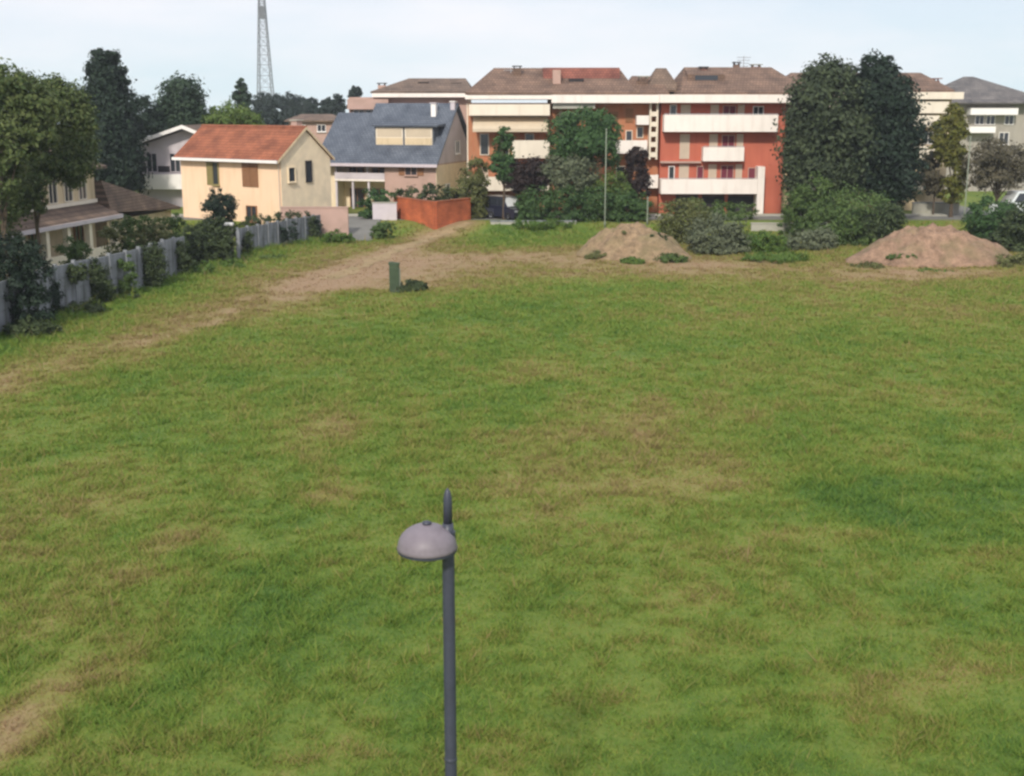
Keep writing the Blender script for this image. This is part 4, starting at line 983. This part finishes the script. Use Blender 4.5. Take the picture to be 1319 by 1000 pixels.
tree('purple_tree', 'narrow dark purple tree beside the stair tower', 'tree', 113, 821,
     [(821, 205, 12, 16), (818, 225, 14, 22), (825, 240, 12, 18)], 3000, .19, 'l_purple', seed=45, trunk_r=.12)
tree('column_tree', 'yellow green column shaped tree right of the big dark pair', 'tree', 115, 1226,
     [(1228, 152, 15, 18), (1222, 172, 22, 20), (1228, 195, 17, 24), (1214, 188, 14, 16), (1232, 225, 14, 28), (1226, 248, 15, 14)], 5600, .21, 'l_yellow', seed=46, trunk_r=.15)
tree('bare_tree', 'sparse grey brown tree above the right edge bushes', 'tree', 113, 1284,
     [(1280, 200, 32, 20), (1262, 212, 22, 20), (1300, 208, 26, 26), (1282, 228, 38, 18), (1318, 216, 22, 22)], 6000, .16, 'l_grey', seed=47, trunk_r=.14, limbs=9, hollow=.25)
tree('small_tree', 'brownish thin tree left of the yellow green column tree', 'tree', 116.5, 1203,
     [(1202, 205, 12, 18), (1198, 226, 14, 20), (1206, 240, 14, 14)], 2200, .18, 'l_grey', seed=48, trunk_r=.09, hollow=.3)

BG = 'bushes along the far field edge'
bush('bush', 'light green bush in front of the big dark trees, left of the reddish mound', 'bush', 100.5, [(1102, 272, 40, 34), (1080, 290, 36, 28), (1128, 285, 34, 30), (1098, 302, 50, 20)], 6500, .17, 'l_mid', BG, 51)
bush('bush', 'dark bush between the light green bush and the reddish mound', 'bush', 99, [(1135, 290, 28, 26), (1120, 304, 26, 16), (1152, 282, 16, 20)], 3600, .17, 'l_brush', BG, 52)
bush('bush', 'grey green round bush right of the brown mound', 'bush', 94.5, [(922, 302, 34, 26), (905, 312, 22, 20), (940, 314, 24, 18)], 5200, .15, 'l_greyg', BG, 53)
bush('bush', 'olive bush behind the brown mound, left of the grey green one', 'bush', 101.5, [(872, 282, 26, 24), (892, 275, 22, 20), (866, 300, 20, 18), (905, 285, 16, 18)], 4800, .16, 'l_olive', BG, 54)
bush('bush', 'low light green bush right of the grey green one', 'bush', 96, [(975, 312, 26, 16), (955, 316, 16, 12), (998, 316, 20, 12)], 2600, .15, 'l_weed', BG, 55)
bush('bush', 'low dull bush below the pale wall, next to the light green bush', 'bush', 97, [(1036, 312, 28, 14), (1060, 312, 22, 16), (1015, 316, 20, 10)], 3200, .15, 'l_greyg', BG, 56)
bush('bush', 'deep green bush at the right edge above the mound', 'bush', 100, [(1275, 276, 30, 22), (1300, 290, 30, 26), (1262, 294, 24, 20)], 6000, .17, 'l_blue', BG, 57)
bush('bush', 'dark olive bush at the right edge, nearest the frame corner', 'bush', 96, [(1310, 300, 30, 26), (1330, 285, 30, 30), (1285, 312, 22, 12)], 4500, .17, 'l_brush', BG, 58)
bush('bush', 'rough green growth on the shoulder of the reddish mound', 'bush', 87.0, [(1292, 338, 26, 9), (1262, 344, 18, 6), (1318, 336, 20, 10)], 1500, .13, 'l_olive', BG, 59)
bush('bush', 'yellowish shrub in front of the slate house side wall', 'bush', 113.5, [(610, 228, 17, 24), (598, 245, 18, 16), (618, 238, 12, 16), (616, 212, 10, 14)], 4200, .17, 'l_olive', BG, 60)
bush('bush', 'green shrub standing on the left end of the brick wall', 'bush', 113.2, [(482, 256, 14, 13), (497, 253, 12, 10), (470, 266, 10, 9)], 2000, .16, 'l_blue', BG, 61)
bush('bush', 'pale feathery green shrub at the foot of the tall pale pole', 'bush', 112, [(786, 236, 22, 18), (775, 248, 24, 16), (800, 248, 18, 16)], 3400, .17, 'l_light', BG, 62)
bush('bush', 'reddish dark shrub by the corner of the red block', 'bush', 113, [(1030, 262, 10, 10), (1022, 270, 12, 8)], 900, .15, 'l_purple', BG, 63)
bush('bush', 'low green shrubs under the red block balconies', 'bush', 112.5, [(925, 268, 26, 10), (955, 270, 24, 9), (895, 266, 16, 9)], 2800, .16, 'l_mid', BG, 64)
bush('bush', 'mid green shrub under the left of the big dark trees', 'bush', 105.5, [(1020, 262, 16, 22), (1048, 250, 24, 24), (1040, 275, 26, 14)], 3600, .17, 'l_mid', BG, 65)
HG = 'clipped hedges'
bush('hedge', 'dark green clipped hedge right of the parked van', 'hedge', 111, [(696, 258, 26, 18, 0, 1), (728, 256, 28, 19, 0, 1), (765, 258, 28, 18, 0, 1), (800, 260, 24, 18, 0, 1), (824, 264, 16, 15, 0, 1), (678, 262, 14, 15, 0, 1)], 11000, .16, 'l_hedge', HG, 71, hollow=.4, lump=.2)
bush('hedge', 'dark hedge growing above the orange brick wall', 'hedge', 114.8, [(530, 250, 22, 9, 0, 1), (562, 248, 22, 11, 0, 1), (592, 252, 18, 11, 0, 1)], 3600, .16, 'l_brush', HG, 72, hollow=.4, lump=.2)
bush('hedge', 'ragged dark hedge over the concrete wall by the gate pillar', 'hedge', 91.5, [(262, 297, 14, 12, 0, .8), (284, 295, 16, 13, -.5, .8), (244, 300, 10, 10, 0, .8)], 3600, .13, 'l_brush', HG, 73, hollow=.4, lump=.25)
bush('hedge', 'green hedge over the concrete wall before the villa annexe', 'hedge', 84, [(165, 292, 18, 13, -2, .8), (190, 288, 18, 13, 0, .8), (214, 288, 16, 12, 2, .8), (230, 284, 12, 10, 3, .8)], 4200, .13, 'l_mid', HG, 74, hollow=.4, lump=.25)
bush('hedge', 'trimmed hedge line in front of the cream house', 'hedge', 103.8, [(330, 284, 20, 8, 0, .7), (365, 281, 20, 8, 0, .7), (395, 281, 18, 9, 0, .7)], 3000, .13, 'l_brush', HG, 75, hollow=.4, lump=.2)
bush('bush', 'dark rounded bush against the cream house front', 'bush', 105.6, [(283, 264, 22, 14), (281, 254, 14, 11), (292, 266, 16, 12), (272, 268, 14, 11)], 4800, .14, 'l_conif', None, 76, hollow=.3)
bush('bush', 'blackish green shrub spilling over the near end of the wall', 'bush', 61.5, [(28, 335, 26, 30), (10, 325, 24, 26), (48, 352, 18, 30), (26, 372, 26, 26), (-20, 330, 26, 40)], 7000, .12, 'l_conif', None, 77)
bush('bush', 'fresh green shrub in front of the villa porch', 'bush', 79, [(94, 318, 17, 14), (88, 326, 14, 12), (104, 322, 12, 12)], 2400, .12, 'l_mid', None, 78)
bush('bush', 'dark shrub beside the villa porch pillar', 'bush', 77, [(10, 312, 30, 18), (-20, 320, 30, 24)], 2600, .13, 'l_brush', None, 79)
bush('bush', 'tall dull green garden shrub before the villa upper windows, left edge', 'bush', 74, [(14, 258, 34, 26), (38, 240, 22, 22), (-14, 270, 34, 34), (46, 262, 14, 18)], 5200, .14, 'l_leafy', None, 178, fill=False, hollow=.3, lump=.5)
# ivy hanging on the wall's field side
def ivy(label, px, D_off, blobs, n, mat, seed):
    wy = [w[1] for w in WALL]; 
    t = (px - 0) / 415.0
    # distance of the wall along this pixel column
    lo_, hi_ = 40.0, 115.0
    for _ in range(40):
        D = (lo_ + hi_) / 2; xw = np.interp(D, wy, [w[0] for w in WALL]); xp = PX(px, D, 350)
        if xp < xw: hi_ = D
        else: lo_ = D
    # columns left of the wall line lie beyond it
    D = (lo_ + hi_) / 2 + D_off
    return bush('ivy', label, 'ivy', D, [b + (0, .35) if len(b) == 4 else b for b in blobs], n, .11, mat, 'ivy on the concrete wall', seed, fill=False, hollow=.3, lump=.4)
bush('hedge', 'overgrown dark hedge filling the gap between the wall end and the gate pillar', 'hedge', 88, [(250, 312, 16, 16, 0, .9), (272, 318, 16, 14, 0, .9), (290, 312, 13, 16, 0, .9)], 3600, .13, 'l_brush', HG, 175, hollow=.4, lump=.25)
bush('hedge', 'tall green hedge seen over the pale wall panels before the villa', 'hedge', 81, [(140, 302, 16, 10, 0, .8), (160, 305, 16, 10, 1, .8), (205, 300, 16, 12, 3, .8), (182, 302, 14, 12, 2, .8)], 3600, .13, 'l_olive', HG, 176, hollow=.4, lump=.25)
ivy('dark ivy patch on the wall right after the blackish shrub', 70, -.4, [(66, 385, 14, 26), (58, 375, 12, 22)], 2200, 'l_conif', 81)
ivy('dark green ivy patch low on the middle of the wall', 125, -.5, [(122, 362, 15, 30), (112, 380, 18, 18), (135, 375, 13, 20)], 3600, 'l_brush', 82)
ivy('broad dark ivy patch covering the wall beyond the pale panels', 190, -.5, [(186, 345, 17, 28), (202, 340, 14, 26), (190, 366, 18, 14)], 3600, 'l_brush', 83)
ivy('long dark ivy curtain on the wall nearest the left photo edge', 95, -.5, [(94, 352, 10, 12), (104, 350, 12, 10), (88, 392, 8, 12)], 1500, 'l_brush', 88)
ivy('mid green ivy between the two dark patches of the wall', 158, -.5, [(158, 372, 10, 16), (152, 340, 12, 8), (168, 352, 6, 24)], 1700, 'l_mid', 89)
ivy('green ivy beside the wall end before the gate', 232, -.5, [(232, 330, 9, 20), (240, 340, 12, 14)], 1600, 'l_brush', 84)
ivy('ivy strand next to the gate pillar', 318, -.5, [(319, 312, 6, 20), (322, 330, 8, 10)], 1000, 'l_brush', 85)
ivy('thin ivy strands on the far stretch of wall', 365, -.4, [(366, 298, 5, 14), (378, 296, 5, 14), (352, 300, 4, 10)], 1100, 'l_conif', 86)
ivy('dark ivy clump over the far end of the wall', 406, -.3, [(406, 296, 9, 16), (402, 288, 8, 8)], 1300, 'l_conif', 87)
WG = 'weeds along the wall foot'
for i, (px, py, rx, ry2, D, m_, lb) in enumerate([
    (205, 382, 26, 10, 76.5, 'l_brush', 'dark weeds at the wall foot below the broad ivy patch'),
    (260, 352, 24, 16, 83, 'l_weed', 'tall fresh weeds at the wall gap, left of the gate pillar'),
    (300, 346, 20, 12, 86, 'l_weed', 'fresh weeds in front of the gate pillar'),
    (345, 336, 24, 8, 91, 'l_mid', 'low weeds in front of the far stretch of wall'),
    (105, 402, 34, 13, 67, 'l_brush', 'dark weeds below the middle ivy patch'),
    (40, 425, 36, 14, 60, 'l_brush', 'weeds at the near end of the wall foot'),
    (492, 292, 16, 7, 104, 'l_mid', 'green weeds on the bank between lane and brick corner'),
    (435, 305, 20, 8, 101, 'l_weed', 'grassy weeds beside the lane end'),
    (160, 388, 28, 11, 72, 'l_brush', 'green weeds between the ivy patches'),
    (1000, 330, 40, 6, 90, 'l_weed', 'rough tall grass left of the reddish mound'),
    (770, 330, 18, 6, 91, 'l_olive', 'scruffy weeds at the left foot of the brown mound'),
    (862, 333, 22, 6, 89.5, 'l_mid', 'green weeds at the right foot of the brown mound'),
    (815, 337, 16, 4, 88.5, 'l_weed', 'sparse weeds in front of the brown mound'),
    (1118, 344, 22, 6, 86, 'l_olive', 'scruffy weeds at the left foot of the reddish mound'),
    (1200, 352, 26, 5, 84.5, 'l_weed', 'sparse grass tuft in front of the reddish mound'),
    (1250, 328, 18, 6, 87.5, 'l_olive', 'weeds growing on the face of the reddish mound'),
    (800, 300, 14, 4, 92, 'l_olive', 'weeds sprouting on the face of the brown mound'),
    (845, 306, 16, 5, 91.5, 'l_brush', 'darker weeds on the right flank of the brown mound'),
    (1160, 330, 20, 4, 87, 'l_mid', 'weeds on the left flank of the reddish mound'),
    (1222, 308, 14, 4, 88.5, 'l_olive', 'dry weeds near the top of the reddish mound'),
    (700, 287, 40, 4, 108.6, 'l_weed', 'rough tall grass below the pale kerb wall')]):
    bush('leaf_clump', lb, 'weeds', D, [(px, py, rx, ry2), (px + rx * .5, py + 2, rx * .6, ry2 * .8), (px - rx * .5, py + 2, rx * .6, ry2 * .7)], 1900, .12, m_, WG, 100 + i, hollow=.2)

# ------------------------------------------------------------------ lattice pylon
DY = 330.0; pxx = PX(342.5, DY, 130); zt = 47.0
py = thing('lattice_pylon', 'tall grey lattice pylon rising behind the houses', 'pylon', (pxx, DY, PLAT))
def hw_(z): return 2.4 - (2.4 - .62) * min(1, z / 38.0)
for sx in (-1, 1):
    for sy in (-1, 1):
        MB().tube([(sx * hw_(0), sy * hw_(0), -.5), (sx * hw_(38), sy * hw_(38), 38), (sx * .5, sy * .5, zt)], [.15, .13, .08], 5).build('leg', 'pylongrey', py)
br_ = MB(); z = 0.0
while z < 38:
    dz = hw_(z) * 1.7; z2 = min(38, z + dz); h0, h1 = hw_(z), hw_(z2)
    for sgn in (-1, 1):
        for (p, q) in (((-h0, sgn * h0, z), (h1, sgn * h1, z2)), ((h0, sgn * h0, z), (-h1, sgn * h1, z2)), ((sgn * h0, -h0, z), (sgn * h1, h1, z2)), ((sgn * h0, h0, z), (sgn * h1, -h1, z2))):
            br_.tube([p, q], [.045, .045], 4)
        br_.tube([(-h1, sgn * h1, z2), (h1, sgn * h1, z2)], [.045, .045], 4); br_.tube([(sgn * h1, -h1, z2), (sgn * h1, h1, z2)], [.045, .045], 4)
    z = z2
br_.build('bracing', 'pylongrey', py)
MB().box(-.7, .7, -.7, .7, 31.5, 34.5).build('platform_box', 'pylongrey', py)
for zz, l in ((40, 6), (44, 4.5)):
    MB().tube([(-l, 0, zz), (0, 0, zz + .8), (l, 0, zz)], [.1, .22, .1], 5).build('cross_arm', 'pylongrey', py)

# ------------------------------------------------------------------ air
hz = MB().box(-640, 640, -140, 640, -2.5, 52).build('haze', 'ground'); hz['kind'] = 'stuff'
hm = bpy.data.materials.new('thin haze'); hm.use_nodes = True; hm.node_tree.nodes.clear()
pv = hm.node_tree.nodes.new('ShaderNodeVolumePrincipled'); mo = hm.node_tree.nodes.new('ShaderNodeOutputMaterial')
pv.inputs['Color'].default_value = (.86, .92, 1, 1); pv.inputs['Density'].default_value = HAZE; pv.inputs['Anisotropy'].default_value = .3
hm.node_tree.links.new(pv.outputs[0], mo.inputs['Volume'])
hz.data.materials.clear(); hz.data.materials.append(hm)

# ------------------------------------------------------------------ sky, sun
EL, AZ = math.radians(37), math.atan2(-.26, -.965)
w = bpy.data.worlds.new('World'); sc.world = w; w.use_nodes = True
nt = w.node_tree; N, L = nt.nodes.new, nt.links.new
bg = nt.nodes['Background']; bg.inputs['Strength'].default_value = .1
sky = N('ShaderNodeTexSky'); sky.sky_type = 'NISHITA'; sky.sun_disc = False; sky.sun_elevation = EL; sky.sun_rotation = AZ % (2 * math.pi)
sky.dust_density = 2.0
tc = N('ShaderNodeTexCoord'); mp = N('ShaderNodeMapping'); mp.inputs['Scale'].default_value = (1, 1, 4.2); mp.inputs['Location'].default_value = (.35, .1, .2)
n1 = N('ShaderNodeTexNoise'); n1.inputs['Scale'].default_value = 2.1; n1.inputs['Detail'].default_value = 7; n1.inputs['Roughness'].default_value = .55
L(tc.outputs['Generated'], mp.inputs['Vector']); L(mp.outputs['Vector'], n1.inputs['Vector'])
rp = N('ShaderNodeValToRGB'); rp.color_ramp.elements[0].position = .36; rp.color_ramp.elements[0].color = (0, 0, 0, 1); rp.color_ramp.elements[1].position = .66
L(n1.outputs['Fac'], rp.inputs['Fac'])
sxyz = N('ShaderNodeSeparateXYZ'); L(tc.outputs['Generated'], sxyz.inputs[0])
gr = N('ShaderNodeValToRGB'); gr.color_ramp.elements[0].position = 0; gr.color_ramp.elements[0].color = (.74, .90, .95, 1)
gr.color_ramp.elements[1].position = .11; gr.color_ramp.elements[1].color = (.70, .78, .91, 1)
L(sxyz.outputs['Z'], gr.inputs['Fac'])
gm_ = N('ShaderNodeMixRGB'); gm_.blend_type = 'MULTIPLY'; gm_.inputs['Fac'].default_value = 1; gm_.inputs['Color2'].default_value = (10, 10, 10, 1)
L(gr.outputs['Color'], gm_.inputs['Color1'])
veil = N('ShaderNodeMixRGB'); veil.inputs['Fac'].default_value = .85; L(gm_.outputs['Color'], veil.inputs['Color2'])
L(sky.outputs['Color'], veil.inputs['Color1'])
cl = N('ShaderNodeMixRGB'); cl.inputs['Color2'].default_value = (9.6, 9.2, 9.4, 1)
mf = N('ShaderNodeMath'); mf.operation = 'MULTIPLY'; mf.inputs[1].default_value = .85
L(rp.outputs['Color'], mf.inputs[0]); L(mf.outputs[0], cl.inputs['Fac']); L(veil.outputs['Color'], cl.inputs['Color1'])
L(cl.outputs['Color'], bg.inputs['Color'])

sl_ = bpy.data.lights.new('sun', 'SUN'); sl_.energy = 3.0; sl_.angle = math.radians(5.0); sl_.color = (1, .93, .82)
so = bpy.data.objects.new('sun', sl_); COL.objects.link(so)
dv = Vector((math.sin(AZ) * math.cos(EL), math.cos(AZ) * math.cos(EL), math.sin(EL)))
so.rotation_euler = dv.to_track_quat('Z', 'Y').to_euler(); so.location = (-40, -40, 60)

cam = bpy.data.cameras.new('camera'); co = bpy.data.objects.new('camera', cam); COL.objects.link(co)
cam.sensor_width = 36; cam.lens = 36 * F / 1319; cam.clip_start = .1; cam.clip_end = 6000
co.location = (0, 0, HC); co.rotation_euler = (math.pi / 2 - TH, 0, 0)
sc.camera = co
sc.view_settings.view_transform = 'Standard'; sc.view_settings.look = 'None'; sc.view_settings.gamma = 1; sc.view_settings.exposure = .24
sc.cycles.filter_width = 2.6
sc.cycles.max_bounces = 6
